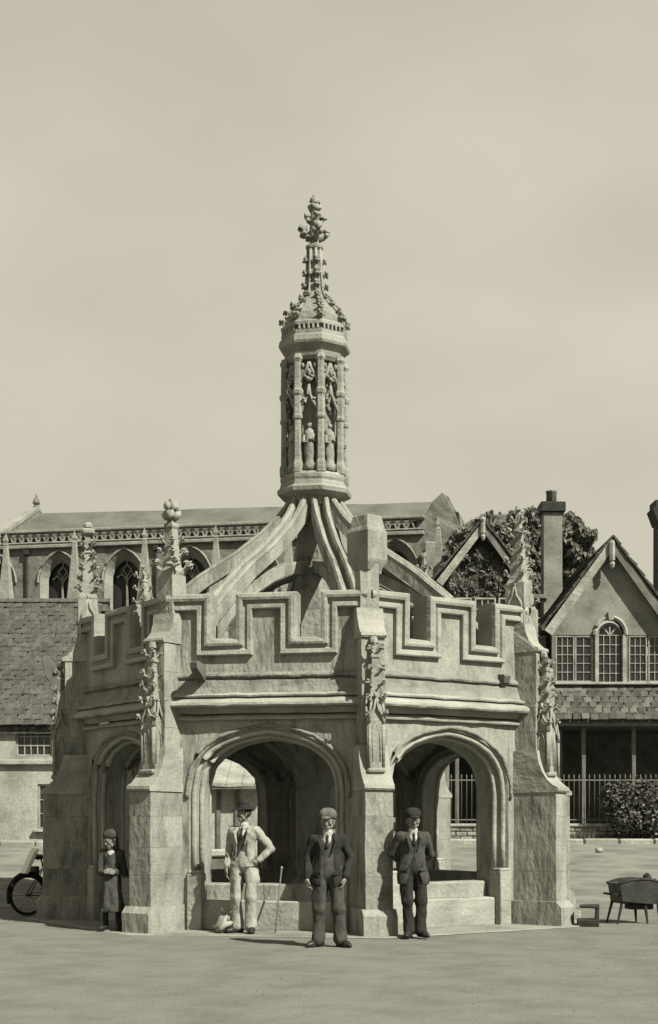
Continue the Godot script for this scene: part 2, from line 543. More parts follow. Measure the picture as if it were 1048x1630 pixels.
	fi.lathe([[0.3, ry + 0.3], [0.28, ry + 0.5], [0.16, ry + 0.6], [0.3, ry + 0.8], [0.26, ry + 1.0], [0.12, ry + 1.2], [0.0, ry + 1.5]], 8, 0, Vector3(-1.1, 0, -7.0))
	put("finial", fi.mesh(), M.abbey, A)
	# aisle wall with its pinnacles
	var ai := mb(0.04, 0.6)
	ai.box(Vector3(10, 5.9, 5.2), Vector3(38, 11.8, 1.0))
	ai.box(Vector3(10, 11.9, 5.3), Vector3(38, 0.4, 1.4), 0.05)
	put("aisle_wall", ai.mesh(), M.abbey, A)
	for k in range(-1, 6):
		var u := 6.9 + 4.62 * k
		var p := mb(0.03, 1.5)
		p.box(Vector3(0, 6.6, 0), Vector3(1.15, 13.2, 1.6), 0.05)
		p.lathe([[0.84, 13.2], [0.9, 13.45], [0.66, 13.6], [0.60, 14.6], [0.66, 14.7], [0.62, 14.85], [0.14, 18.9], [0.17, 18.95], [0.10, 19.1], [0.2, 19.25], [0.0, 19.75]], 4, PI / 4)
		put("pinnacle", p.mesh(), M.abbey_trim, A, Vector3(u, 0, 6.3))
	# broken crossing at the east end
	var e := mb(0.12, 0.7)
	e.ext(PackedVector2Array([Vector2(28.0, 0), Vector2(32.8, 0), Vector2(32.15, 16.65), Vector2(31.55, 19.05), Vector2(31.25, 19.55), Vector2(31.10, 20.15), Vector2(30.75, 20.45), Vector2(30.65, 21.35), Vector2(30.30, 21.55), Vector2(30.05, 22.25), Vector2(29.55, 22.65), Vector2(29.15, 22.35), Vector2(28.75, 22.15), Vector2(28.45, 21.45), Vector2(27.85, 21.25)]), Vector3.ZERO, Vector3.RIGHT, Vector3.UP, Vector3.BACK, -4.0, -0.4)
	put("broken_wall", e.mesh(), M.abbey, A)
	var e2 := mb(0.05, 0.7)
	e2.box(Vector3(29.0, 9.6, 0.5), Vector3(0.9, 19.2, 1.8), 0.1)
	e2.box(Vector3(30.6, 9.4, 0.4), Vector3(0.5, 18.8, 1.4), 0.06)
	put("pier", e2.mesh(), M.abbey_trim, A)

# ------------------------------------------------------------------ leaves
func inside(poly: PackedVector2Array, p: Vector2) -> bool:
	return Geometry2D.is_point_in_polygon(p, poly)

func leaf_mass(poly: PackedVector2Array, z: float, bulge: float, count: int, size: float, lo: float, hi: float, lump := 0.7) -> ArrayMesh:
	# leaves spread through a hanging mass whose outline is poly (x, y) and whose clumps stand forward unevenly
	var m := mb()
	var bb := Rect2(poly[0], Vector2.ZERO)
	for p in poly: bb = bb.expand(p)
	var n := 0; var tries := 0
	while n < count and tries < count * 6:
		tries += 1
		var p := Vector2(rng.randf_range(bb.position.x, bb.end.x), rng.randf_range(bb.position.y, bb.end.y))
		p += Vector2(nz.get_noise_2d(p.y * 30.0, 5.0), nz.get_noise_2d(p.x * 30.0, 9.0)) * size * 1.5
		if not inside(poly, p): continue
		var c := nz.get_noise_3d(p.x / lump * 9.0, p.y / lump * 9.0, 3.0) + 0.5 * nz.get_noise_3d(p.x / lump * 26.0, p.y / lump * 26.0, 30.0)
		if c < -0.42 and rng.randf() < 0.8: continue
		var zz := z + bulge * (0.35 + 0.9 * c) - rng.randf() * bulge * 0.45
		var nn := Vector3(rng.randfn(0, 0.55) , 0.35 + rng.randfn(0, 0.45), 1.0).normalized()
		var v := lerpf(lo, hi, rng.randf() * rng.randf() + 0.1 * rng.randf())
		m.col = Color(v, v * 1.0, v * 0.82)
		m.leaf(Vector3(p.x, p.y, zz), nn, Vector3(rng.randfn(0, 0.6), -1.0, rng.randfn(0, 0.3)).normalized(), size * rng.randf_range(0.6, 1.25))
		n += 1
	return m.mesh()

func pxy(list: Array, d: float) -> PackedVector2Array:
	var o := PackedVector2Array()
	for p in list:
		var v := px(p[0], p[1], d)
		o.append(Vector2(v.x, v.y))
	return o

func make_ivy_ruin():
	# the ruined transept behind the gabled houses, grown over with ivy
	var d := 82.0
	var z := CAM_D - d
	var outlines := [
		[[704, 1000], [702, 890], [712, 862], [722, 850], [735, 842], [752, 828], [775, 819], [800, 816], [822, 812], [840, 806], [862, 806], [868, 830], [872, 1000]],
		[[866, 1000], [868, 830], [885, 818], [905, 820], [920, 830], [934, 845], [943, 849], [942, 905], [936, 930], [930, 1000]]]
	var labels := ["high ruined wall overgrown with dark ivy behind the pointed gable", "narrower ivy covered wall end with a sheer edge beyond the tall chimney"]
	for k in 2:
		var R := thing("ivy_clad_ruin", labels[k], "ruin", Vector3(0, 0, 0), 0.0)
		var poly := pxy(outlines[k], d)
		var core := PackedVector2Array()
		var c := Vector2.ZERO
		for p in poly: c += p / poly.size()
		for p in poly: core.append(c + (p - c) * 0.94)
		var foot := px(outlines[k][0][0] + 8, 1300, d); var foot2 := px(outlines[k][-1][0] - 8, 1300, d)
		core[0] = Vector2(foot.x, 0.0); core[core.size() - 1] = Vector2(foot2.x, 0.0)
		var w := mb(0.15, 0.5)
		w.ext(core, Vector3(0, 0, z), Vector3.RIGHT, Vector3.UP, Vector3.BACK, -2.2, 0.0)
		put("wall", w.mesh(), M.abbey, R)
		put("ivy", leaf_mass(poly, z + 0.1, 1.6, 7500 if k == 0 else 3600, 0.26, 0.035, 0.17, 1.1), M.ivy, R)

# ------------------------------------------------------------------ windows
func casement(parent: Node3D, c: Vector3, w: float, h: float, cols: int, rows: int, frame := 0.07, bar := 0.03, called := "window", mat: Material = null):
	var f := part(called, parent, c)
	var fm = mat if mat else M.white
	for s in [-1.0, 1.0]:
		var v := mb(); v.box(Vector3(s * (w / 2 - frame / 2), 0, 0), Vector3(frame, h, 0.1), 0.01); put("frame", v.mesh(), fm, f)
		var t := mb(); t.box(Vector3(0, s * (h / 2 - frame / 2), 0.003), Vector3(w - frame * 1.9, frame, 0.1), 0.01); put("frame", t.mesh(), fm, f)
	var iw := w - frame * 2; var ih := h - frame * 2
	for i in range(1, cols):
		var b := mb(); b.box(Vector3(-iw / 2 + iw * i / cols, 0, 0.0), Vector3(bar, ih, 0.05)); put("glazing_bar", b.mesh(), fm, f)
	for i in range(1, rows):
		var b := mb(); b.box(Vector3(0, -ih / 2 + ih * i / rows, 0.004), Vector3(iw, bar, 0.05)); put("glazing_bar", b.mesh(), fm, f)
	var pm := mb(); pm.box(Vector3.ZERO, Vector3(iw / cols - bar * 0.5, ih / rows - bar * 0.5, 0.01))
	var pane := pm.mesh()
	for i in cols:
		for j in rows:
			var p = put("pane", pane, M.glass, f, Vector3(-iw / 2 + iw * (i + 0.5) / cols, -ih / 2 + ih * (j + 0.5) / rows, -0.02))
			p.rotation = Vector3(rng.randf_range(-0.012, 0.012), rng.randf_range(-0.012, 0.012), 0)
	return f

# ------------------------------------------------------------------ house on the left
func make_left_house():
	var d := 42.0; var z := CAM_D - d
	var gy := ground_y(z)
	var k := d / FOC
	var H := thing("tiled_house", "long rendered house with a steep stone tiled roof beyond the cross", "house", Vector3(0, 0, z))
	var xr := px(133, 0, d).x; var xl := -24.0
	var eave := 1.6 + (1300 - 1150) * k
	var led := 1.6 + (1300 - 1212) * k
	# wall built round its window openings
	var w := mb(0.01, 1.0)
	var wx0 := px(25, 0, d).x; var wx1 := px(83, 0, d).x; var wy0 := 1.6 + (1300 - 1204) * k; var wy1 := 1.6 + (1300 - 1155) * k
	var lx0 := px(60, 0, d).x; var lx1 := px(97, 0, d).x; var ly0 := 1.6 + (1300 - 1320) * k; var ly1 := 1.6 + (1300 - 1248) * k
	var rect = func(a, b, y0, y1): w.box(Vector3((a + b) / 2, (y0 + y1) / 2, -0.2), Vector3(b - a, y1 - y0, 0.4))
	rect.call(xl, lx0, gy - 0.3, led); rect.call(lx1, xr, gy - 0.3, led)
	rect.call(lx0, lx1, gy - 0.3, ly0); rect.call(lx0, lx1, ly1, led)
	rect.call(xl, wx0, led, eave); rect.call(wx1, xr, led, eave)
	rect.call(wx0, wx1, led, wy0); rect.call(wx0, wx1, wy1, eave)
	w.box(Vector3(xr - 0.2, (eave + gy) / 2, -4.0), Vector3(0.4, eave - gy + 0.6, 7.2))
	w.box(Vector3((xl + xr) / 2, (eave + gy) / 2, -7.8), Vector3(xr - xl, eave - gy + 0.6, 0.4))
	w.box(Vector3((xl + xr) / 2, gy + 0.2, -4.0), Vector3(xr - xl, 0.2, 7.2))
	put("wall", w.mesh(), M.plaster, H)
	var s := mb(0.008, 1.0); s.box(Vector3((xl + xr) / 2, led - 0.03, 0.06), Vector3(xr - xl, 0.16, 0.2), 0.03)
	put("ledge", s.mesh(), M.stone_trim, H)
	casement(H, Vector3((wx0 + wx1) / 2, (wy0 + wy1) / 2, -0.1), wx1 - wx0, wy1 - wy0, 5, 3, 0.06, 0.03)
	casement(H, Vector3((lx0 + lx1) / 2, (ly0 + ly1) / 2, -0.1), lx1 - lx0, ly1 - ly0, 2, 3, 0.06, 0.03)
	var si := mb(0.004, 3.0); si.box(Vector3((lx0 + lx1) / 2, ly0 - 0.04, 0.05), Vector3(lx1 - lx0 + 0.2, 0.09, 0.22), 0.015); put("sill", si.mesh(), M.stone_trim, H)
	# roof: boards, then each stone tile
	var back := 4.2
	var ridge := 1.6 + (1300 - 960) * (d + back) / FOC
	var r := mb()
	var n := Vector3(0, back, ridge - eave).normalized()
	r.ext(PackedVector2Array([Vector2(0.15, eave - 0.12), Vector2(-back, ridge - 0.1), Vector2(-back * 2 - 0.3, eave - 0.1), Vector2(-back * 2 - 0.3, eave - 0.3), Vector2(-back, ridge - 0.35), Vector2(0.15, eave - 0.34)]), Vector3.ZERO, Vector3.BACK, Vector3.UP, Vector3.RIGHT, xl, xr + 0.15)
	var roof = put("roof", r.mesh(), M.tiles[1], H)
	var kinds := []
	for i in 4:
		var tm := mb(0.014, 4.0)
		tm.box(Vector3.ZERO, Vector3(0.35 + 0.05 * (i % 2), 0.05, 0.40), 0.012)
		kinds.append(tm.mesh())
	var a0 := Vector3(0, eave - 0.05, 0.22); var a1 := Vector3(0, ridge + 0.02, -back)
	var along := a1 - a0
	var tilt := atan2(along.y, -along.z)
	var rows := 26
	var count := 0
	var rest := mb(0.014, 4.0)
	for i in rows:
		var c: Vector3 = a0 + along * ((i + 0.5) / rows)
		var vis := 10
		for j in 48:
			var x: float = xr + 0.1 - 0.37 * (j + 0.5) - (0.2 if i % 2 else 0.0) + rng.randf_range(-0.03, 0.03)
			if x < xl: continue
			var rot := Vector3(tilt - 0.07 + rng.randf_range(-0.045, 0.045), rng.randf_range(-0.06, 0.06), rng.randf_range(-0.05, 0.05))
			var at: Vector3 = Vector3(x, c.y, c.z) + n * rng.randf_range(0.0, 0.025)
			if j < vis + 1 and j > 0 and count < 290:
				var o = put("roof_tile", kinds[rng.randi() % 4], M.tiles[rng.randi() % 3], roof, at)
				o.rotation = rot
				count += 1
			else:
				rest.xf = Transform3D(Basis.from_euler(rot), at)
				rest.box(Vector3.ZERO, Vector3(0.37, 0.05, 0.40), 0.012)
	var rs = put("roof_tiling", rest.mesh(), M.tiles[0], roof)
	tag(rs, "", "", "", "stuff")
	var rc := mb(0.02, 2.0)
	rc.tube([Vector3(xl, ridge + 0.03, -back), Vector3(xr + 0.15, ridge + 0.03, -back)], [0.13], 6)
	put("ridge_tiles", rc.mesh(), M.tiles[2], H)
	var ga := mb(); ga.ext(PackedVector2Array([Vector2(0, eave - 0.35), Vector2(-back, ridge - 0.35), Vector2(-back * 2, eave - 0.35)]), Vector3.ZERO, Vector3.BACK, Vector3.UP, Vector3.RIGHT, xr - 0.4, xr - 0.02)
	put("gable", ga.mesh(), M.plaster, H)

# ------------------------------------------------------------------ lean-to seen through the arch
func make_shed():
	var d := 36.0; var z := CAM_D - d
	var gy := ground_y(z)
	var S := thing("lean_to_shed", "low limewashed shed with a pale sloping roof seen through the front arch", "shed", Vector3(0, 0, z))
	var x0 := px(250, 0, d).x; var x1 := px(425, 0, d).x
	var eave := 1.6 + (1300 - 1246) * d / FOC
	var top := 1.6 + (1300 - 1192) * (d + 3.0) / FOC
	var w := mb(0.01, 1.0)
	w.box(Vector3((x0 + x1) / 2, (gy + eave) / 2 - 0.1, -0.6), Vector3(x1 - x0, eave - gy + 0.3, 0.3))
	w.box(Vector3(x1 - 0.15, (gy + eave) / 2 - 0.1, -2.4), Vector3(0.3, eave - gy + 0.3, 2.6))
	put("wall", w.mesh(), M.plaster, S)
	var r := mb(0.02, 1.0)
	for i in 8:
		var a := lerpf(x0 - 0.2, x1 + 0.15, i / 8.0); var b := lerpf(x0 - 0.2, x1 + 0.15, (i + 1) / 8.0) - 0.01
		r.ext(PackedVector2Array([Vector2(0.0, eave), Vector2(-3.2, top), Vector2(-3.2, top - 0.09), Vector2(0.0, eave - 0.09)]), Vector3.ZERO, Vector3.BACK, Vector3.UP, Vector3.RIGHT, a, b)
	put("roof", r.mesh(), M.stone_trim, S)
	var f := mb(); f.box(Vector3((x0 + x1) / 2, eave - 0.10, -0.05), Vector3(x1 - x0, 0.12, 0.06)); put("fascia", f.mesh(), M.wood, S)
	for c in [0.55, 0.72]:
		var p := mb(); p.box(Vector3(lerpf(x0, x1, c), (gy + eave) / 2 - 0.05, -0.43), Vector3(0.1, eave - gy - 0.1, 0.07)); put("batten", p.mesh(), M.wood, S)
	var bz := -8.4
	var B := thing("stone_block", "pale squared stone block on the ground in front of the low shed", "stone block", px(336, 1300, CAM_D - bz) * Vector3(1, 0, 1) + Vector3(0, ground_y(bz), 0))
	var b := mb(0.015, 2.0); b.box(Vector3(0, 0.16, 0), Vector3(0.8, 0.34, 0.5), 0.04); put("base_stone", b.mesh(), M.brick, B)
	var b2 := mb(0.015, 2.0); b2.box(Vector3(0, 0.42, 0), Vector3(0.9, 0.18, 0.6), 0.04); put("top_slab", b2.mesh(), M.plaster, B)

# ------------------------------------------------------------------ gabled houses on the right
func verge(parent: Node3D, apex: Vector3, foot: Vector3, wide: float, out: float, m: Material):
	# a barge board: its face looks to the viewer, its upper edge carries the roof
	var b := mb(0.006, 2.0)
	var e := (foot - apex)
	var nrm := Vector3(-e.y, e.x, 0).normalized()
	if nrm.y > 0: nrm = -nrm
	var poly := PackedVector2Array([Vector2(apex.x, apex.y), Vector2(foot.x, foot.y), Vector2(foot.x + nrm.x * wide, foot.y + nrm.y * wide), Vector2(apex.x, apex.y - wide * 1.35)])
	b.ext(poly, Vector3(0, 0, apex.z), Vector3.RIGHT, Vector3.UP, Vector3.BACK, 0.0, out)
	put("barge_board", b.mesh(), m, parent)

func gable_roof(parent: Node3D, apex: Vector2, hl: Vector2, hr: Vector2, z0: float, z1: float, m: Material):
	var r := mb(0.02, 1.5)
	for s in [hl, hr]:
		var steps := 9
		for i in steps:
			var a: Vector2 = apex.lerp(s, float(i) / steps); var b: Vector2 = apex.lerp(s, float(i + 1) / steps)
			var e := (b - a).normalized(); var n := Vector2(-e.y, e.x)
			if n.y < 0: n = -n
			var poly := PackedVector2Array([a + n * 0.02, b + n * 0.07, b + n * 0.0 - n * 0.03, a - n * 0.03])
			r.ext(poly, Vector3.ZERO, Vector3.RIGHT, Vector3.UP, Vector3.BACK, z0, z1)
	put("roof", r.mesh(), m, parent)

func make_right_houses():
	var d := 46.0; var z := CAM_D - d
	var gy := ground_y(z)
	var P := func(x, y): var v = px(x, y, d); return Vector2(v.x, v.y)
	# ---- house with the arched window
	var H := thing("gabled_house", "plastered gabled house with an arched window above a tiled veranda roof", "house", Vector3(0, 0, z))
	var ap: Vector2 = P.call(973, 862); var fl: Vector2 = P.call(866, 1004); var fr: Vector2 = P.call(1080, 1004)
	var xl: float = P.call(880, 0).x; var xr: float = P.call(1110, 0).x
	var head: float = P.call(0, 1010).y; var sill: float = P.call(0, 1086).y; var fas: float = P.call(0, 1152).y
	var g := mb(0.008, 1.0)
	var acx: float = P.call(973, 0).x; var ahw := 0.46; var arc_top: float = P.call(0, 984).y
	var gp := PackedVector2Array([Vector2(xl, head), Vector2(xl, P.call(0, 987).y), Vector2(ap.x, ap.y - 0.15), Vector2(P.call(1066, 0).x, P.call(0, 987).y), Vector2(P.call(1066, 0).x, head)])
	for i in 9:
		var a := PI * i / 8.0
		gp.append(Vector2(acx + cos(a) * ahw, head + sin(a) * (arc_top - head)))
	g.ext(gp, Vector3.ZERO, Vector3.RIGHT, Vector3.UP, Vector3.BACK, -0.5, -0.15)
	put("gable_wall", g.mesh(), M.plaster_grey, H)
	var xe := xr + 9.0  # house end added out of view, to keep sun out of the veranda
	var bk := mb(); bk.box(Vector3((xl + xe) / 2, (head + gy) / 2, -6.2), Vector3(xe - xl, head - gy, 0.3))
	bk.box(Vector3(xe - 0.1, (head + gy) / 2, -3.2), Vector3(0.2, head - gy, 5.6))  # unseen end wall, added to shut off light from the right
	bk.box(Vector3((xl + xe) / 2, sill - 0.35, -3.1), Vector3(xe - xl, 0.2, 6.0))
	bk.box(Vector3((xl + xe) / 2, fas + 0.06, -2.9), Vector3(xe - xl, 0.1, 5.8))
	put("wall", bk.mesh(), M.brick, H)
	# window band
	for e in [[886, 916, 3, 5, M.white], [917, 945, 2, 5, M.white], [1003, 1032, 3, 5, M.white], [1034, 1064, 3, 5, M.white]]:
		var a: float = P.call(e[0], 0).x; var b: float = P.call(e[1], 0).x
		casement(H, Vector3((a + b) / 2, (head + sill) / 2, -0.22), b - a, head - sill - 0.04, e[2], e[3], 0.045, 0.022, "window", e[4])
	var aw := part("arched_window", H, Vector3(acx, 0, -0.22))
	for s in [-1.0, 1.0]:
		var jb := mb(); jb.box(Vector3(s * (ahw - 0.01), (head + sill) / 2, 0.06), Vector3(0.13, head - sill, 0.2), 0.015); put("pilaster", jb.mesh(), M.white, aw)
	var arc := []; var arc2 := []
	for i in 13:
		var a := PI * i / 12.0
		arc.append(Vector3(cos(a) * (ahw + 0.05), head + sin(a) * (arc_top - head + 0.05), 0.12))
		arc2.append(Vector3(cos(a) * 0.38, head + sin(a) * 0.38, 0.0))
	var am := mb(0.003, 3.0); am.tube(arc, [0.075], 6); put("arch_moulding", am.mesh(), M.white, aw)
	var ks := mb(); ks.ext(PackedVector2Array([Vector2(-0.07, arc_top - 0.06), Vector2(0.07, arc_top - 0.06), Vector2(0.1, arc_top + 0.2), Vector2(-0.1, arc_top + 0.2)]), Vector3.ZERO, Vector3.RIGHT, Vector3.UP, Vector3.BACK, 0.02, 0.26); put("keystone", ks.mesh(), M.white, aw)
	var wb := mb()
	for i in range(-1, 2):
		wb.box(Vector3(i * 0.2, (head + sill) / 2, 0.0), Vector3(0.022, head - sill, 0.05))
	for i in 6:
		wb.box(Vector3(0, lerpf(sill, head, i / 5.0), 0.004), Vector3(0.8, 0.022, 0.05))
	wb.tube(arc2, [0.02], 4)
	for i in [-1.0, 0.0, 1.0]:
		wb.bar(Vector3(0, head, 0), Vector3(i * 0.24, head + 0.32 - absf(i) * 0.03, 0), 0.022, 0.04)
	put("glazing_bar", wb.mesh(), M.white, aw)
	var wp := mb()
	var wpp := PackedVector2Array([Vector2(-0.4, sill), Vector2(0.4, sill)])
	for i in 13:
		var a := PI * i / 12.0
		wpp.append(Vector2(cos(a) * 0.4, head + sin(a) * 0.42))
	wp.ext(wpp, Vector3(0, 0, -0.03), Vector3.RIGHT, Vector3.UP, Vector3.BACK, 0, 0.01); put("pane", wp.mesh(), M.glass, aw)
	for e in [[944, 949], [997, 1002], [880, 886]]:
		var a: float = P.call(e[0], 0).x; var b: float = P.call(e[1], 0).x
		var m := mb(); m.box(Vector3((a + b) / 2, (head + sill) / 2, -0.25), Vector3(b - a, head - sill, 0.22)); put("pier", m.mesh(), M.grey_and_shaded_paint, H)
	var sl := mb(0.004, 2.0); sl.box(Vector3((xl + xr) / 2, sill - 0.04, -0.08), Vector3(xr - xl, 0.09, 0.34), 0.02); put("sill", sl.mesh(), M.white, H)
	var fc := mb(0.004, 2.0); fc.box(Vector3((P.call(700, 0).x + xe) / 2, fas, 0.02), Vector3(xe - P.call(700, 0).x, 0.12, 0.12), 0.02); put("fascia", fc.mesh(), M.stone_trim, H)
	var bandw := mb(); bandw.box(Vector3((xl + xr) / 2, (sill + fas) / 2 - 0.05, -0.2), Vector3(xr - xl, sill - fas - 0.1, 0.25)); put("balcony_wall", bandw.mesh(), M.plaster_grey, H)
	verge(H, Vector3(ap.x, ap.y + 0.08, 0.12), Vector3(fl.x, fl.y, 0.12), 0.3, 0.08, M.stone_trim)  # left board paler: its sunlit look is put into the colour
	verge(H, Vector3(ap.x, ap.y + 0.08, 0.12), Vector3(fr.x, fr.y, 0.12), 0.3, 0.08, M.grey_and_shaded_paint)  # right board greyer: shade painted in by the darker material
	gable_roof(H, ap + Vector2(0, 0.16), fl + Vector2(-0.1, 0.05), fr + Vector2(0.1, 0.05), -6.0, 0.26, M.tiles[1])
	var fn := mb(0.004, 3.0)
	fn.lathe([[0.0, ap.y - 0.95], [0.07, ap.y - 0.88], [0.1, ap.y - 0.78], [0.06, ap.y - 0.70], [0.1, ap.y - 0.66], [0.1, ap.y - 0.1], [0.05, ap.y]], 6, 0, Vector3(ap.x - 0.02, 0, 0.26))
	put("pendant", fn.mesh(), M.white, H)
	# veranda posts
	for x in [728, 771, 845, 930, 1010, 1060]:
		var p := mb(0.003, 2.0); p.box(Vector3(P.call(x, 0).x, (fas + gy) / 2, -0.12), Vector3(0.13, fas - gy, 0.13), 0.015); put("veranda_post", p.mesh(), M.grey_and_shaded_paint, H)
	# ---- house with the ivy gable
	var d2 := 47.0
	var Q := func(x, y): var v = px(x, y, d2); return Vector2(v.x, v.y)
	var H2 := thing("ivy_house", "house whose steep shaded gable is grown with ivy beside a tall chimney", "house", Vector3(0, 0, CAM_D - d2))
	var ap2: Vector2 = Q.call(768, 834); var l2: Vector2 = Q.call(694, 926); var r2: Vector2 = Q.call(846, 936)
	var wl: float = Q.call(708, 0).x; var wr: float = Q.call(872, 0).x
	var eb: float = Q.call(0, 948).y
	var gw := mb(0.01, 1.0)
	gw.ext(PackedVector2Array([Vector2(wl, eb), Vector2(wl, l2.y), Vector2(ap2.x, ap2.y - 0.2), Vector2(wr, r2.y - 0.4), Vector2(wr, eb)]), Vector3.ZERO, Vector3.RIGHT, Vector3.UP, Vector3.BACK, -0.6, -0.26)
	put("gable_wall", gw.mesh(), M.plaster_grey, H2)
	var lw := mb(0.01, 1.0)
	var by: float = Q.call(0, 990).y
	lw.box(Vector3((wl + wr) / 2, (by + 4.7) / 2, -0.5), Vector3(wr - wl, by - 4.7, 0.3))
	lw.box(Vector3(wl + 0.1, 4.5, -3.4), Vector3(0.2, 8.6, 5.8))
	lw.box(Vector3((wl + wr) / 2, 4.72, -3.2), Vector3(wr - wl, 0.12, 6.0))
	put("wall", lw.mesh(), M.plaster_grey, H2)
	var vb := mb(); vb.box(Vector3((wl + wr) / 2, 2.7, -6.4), Vector3(wr - wl, 5.4, 0.3)); put("veranda_wall", vb.mesh(), M.brick, H2)
	var sc := mb(0.006, 1.0); sc.box(Vector3((wl + wr) / 2, eb, -0.4), Vector3(wr - wl, 0.16, 0.4), 0.03); put("string_course", sc.mesh(), M.grey_and_shaded_paint, H2)
	for yy in [1000, 1012]:
		var s3 := mb(0.006, 1.0); s3.box(Vector3((wl + wr) / 2, Q.call(0, yy).y, -0.34), Vector3(wr - wl, 0.1, 0.2), 0.02); put("string_course", s3.mesh(), M.stone_trim, H2)
	for e in [[718, 752], [756, 790], [794, 828]]:
		var a: float = Q.call(e[0], 0).x; var b: float = Q.call(e[1], 0).x
		casement(H2, Vector3((a + b) / 2, (eb + by) / 2, -0.12), b - a, eb - by - 0.12, 3, 2, 0.06, 0.04)
	verge(H2, Vector3(ap2.x, ap2.y + 0.06, 0.1), Vector3(l2.x, l2.y, 0.1), 0.26, 0.08, M.stone_trim)  # lit side of the gable, painted as a paler board
	verge(H2, Vector3(ap2.x, ap2.y + 0.06, 0.1), Vector3(r2.x, r2.y, 0.1), 0.24, 0.08, M.grey_and_shaded_paint)  # shaded side of the gable, painted as a greyer board
	gable_roof(H2, ap2 + Vector2(0, 0.14), l2 + Vector2(-0.1, 0.05), r2 + Vector2(0.1, 0.05), -6.0, 0.24, M.tiles[1])
	var f2 := mb(0.004, 3.0)
	f2.lathe([[0.0, ap2.y - 0.62], [0.06, ap2.y - 0.56], [0.09, ap2.y - 0.46], [0.05, ap2.y - 0.38], [0.09, ap2.y - 0.34], [0.08, ap2.y + 0.0], [0.12, ap2.y + 0.1], [0.0, ap2.y + 0.22]], 6, 0, Vector3(ap2.x, 0, 0.22))
	put("pendant", f2.mesh(), M.stone_trim, H2)
	# chimneys
	chimney(px(878, 0, 50.0), 50.0, 863, 893, 803, 782, "tall grey rendered chimney stack with one round pot between the gables", false)
	chimney(px(1058, 0, 53.0), 53.0, 1043, 1073, 800, 778, "dark chimney stack with a stepped cap behind the plastered gable", true)
	# ---- ivy on the walls
	var iv := thing("climbing_ivy", "ivy filling the shaded gable above the small paned windows", "ivy", Vector3(0, 0, CAM_D - d2))
	put("foliage", leaf_mass(pxy([[712, 948], [720, 918], [736, 895], [750, 878], [765, 870], [780, 876], [798, 896], [815, 914], [832, 926], [838, 948]], d2), -0.24, 0.28, 2300, 0.14, 0.03, 0.15, 0.5), M.ivy, iv)
	var st := mb(0.02, 3.0)
	for k in 5:
		var a: Vector2 = Q.call(728 + k * 24, 946)
		st.tube([Vector3(a.x, a.y + 0.1, -0.24), Vector3(a.x + 0.1, a.y + 0.35, -0.22), Vector3(a.x - 0.05, a.y + 0.6, -0.24)], [0.03, 0.025, 0.015], 5)
	put("stem", st.mesh(), M.dark_wood, iv)
	# stone tiled pent roof over the veranda
	var px0: float = P.call(836, 0).x; var px1: float = xr + 0.6
	var pr := mb()
	var e0 := Vector2(0.62, fas + 0.10); var e1 := Vector2(-0.15, sill - 0.12)
	pr.ext(PackedVector2Array([e0, e1, e1 - Vector2(0, 0.1), e0 - Vector2(0, 0.1)]), Vector3.ZERO, Vector3.BACK, Vector3.UP, Vector3.RIGHT, px0, px1)
	var pent = put("pent_roof", pr.mesh(), M.tiles[1], H)
	var kinds := []
	for i in 4:
		var tm := mb(0.016, 5.0); tm.box(Vector3.ZERO, Vector3(0.26 + 0.05 * (i % 2), 0.05, 0.34), 0.012); kinds.append(tm.mesh())
	var tl := atan2(e1.y - e0.y, e0.x - e1.x)
	for i in 6:
		var c := e0.lerp(e1, (i + 0.35) / 6.0)
		for j in 24:
			var x := px0 + 0.14 + 0.285 * j + (0.14 if i % 2 else 0.0)
			if x > px1: continue
			var o = put("roof_tile", kinds[rng.randi() % 4], M.tiles[rng.randi() % 3] if rng.randf() < 0.75 else M.wood, pent, Vector3(x, c.y + 0.05 + rng.randf_range(0, 0.03), c.x + 0.03))
			o.rotation = Vector3(tl - 0.10 + rng.randf_range(-0.06, 0.06), rng.randf_range(-0.07, 0.07), rng.randf_range(-0.07, 0.07))

func chimney(at: Vector3, d: float, x0: float, x1: float, yt: float, yp: float, label: String, dark: bool):
	var C := thing("chimney_stack", label, "chimney", Vector3(at.x, 0, CAM_D - d))
	var w := (x1 - x0) * d / FOC
	var t := 1.6 + (1300 - yt) * d / FOC; var pt := 1.6 + (1300 - yp) * d / FOC
	var sh := mb(0.015, 1.5); sh.box(Vector3(0, (t - 0.3) / 2 + 1.0, 0), Vector3(w, t - 2.3, w), 0.02)
	put("shaft", sh.mesh(), M.dark_wood if dark else M.plaster_grey, C)
	var c := mb(0.01, 1.5)
	c.box(Vector3(0, t - 0.16, 0), Vector3(w + 0.22, 0.36, w + 0.22), 0.03)
	if dark: c.ext(PackedVector2Array([Vector2(-w / 2 - 0.2, t - 0.3), Vector2(w / 2 + 0.2, t - 0.3), Vector2(w / 2, t - 0.85), Vector2(-w / 2, t - 0.85)]), Vector3.ZERO, Vector3.RIGHT, Vector3.UP, Vector3.BACK, -w / 2 - 0.15, w / 2 + 0.15)
	put("cap", c.mesh(), M.dark_wood, C)
	var p := mb(0.0, 1.0, false); p.lathe([[0.19, t - 0.02], [0.18, pt - 0.08], [0.2, pt - 0.06], [0.2, pt], [0.14, pt], [0.14, pt - 0.15]], 12)
	put("chimney_pot", p.mesh(), M.wood, C)

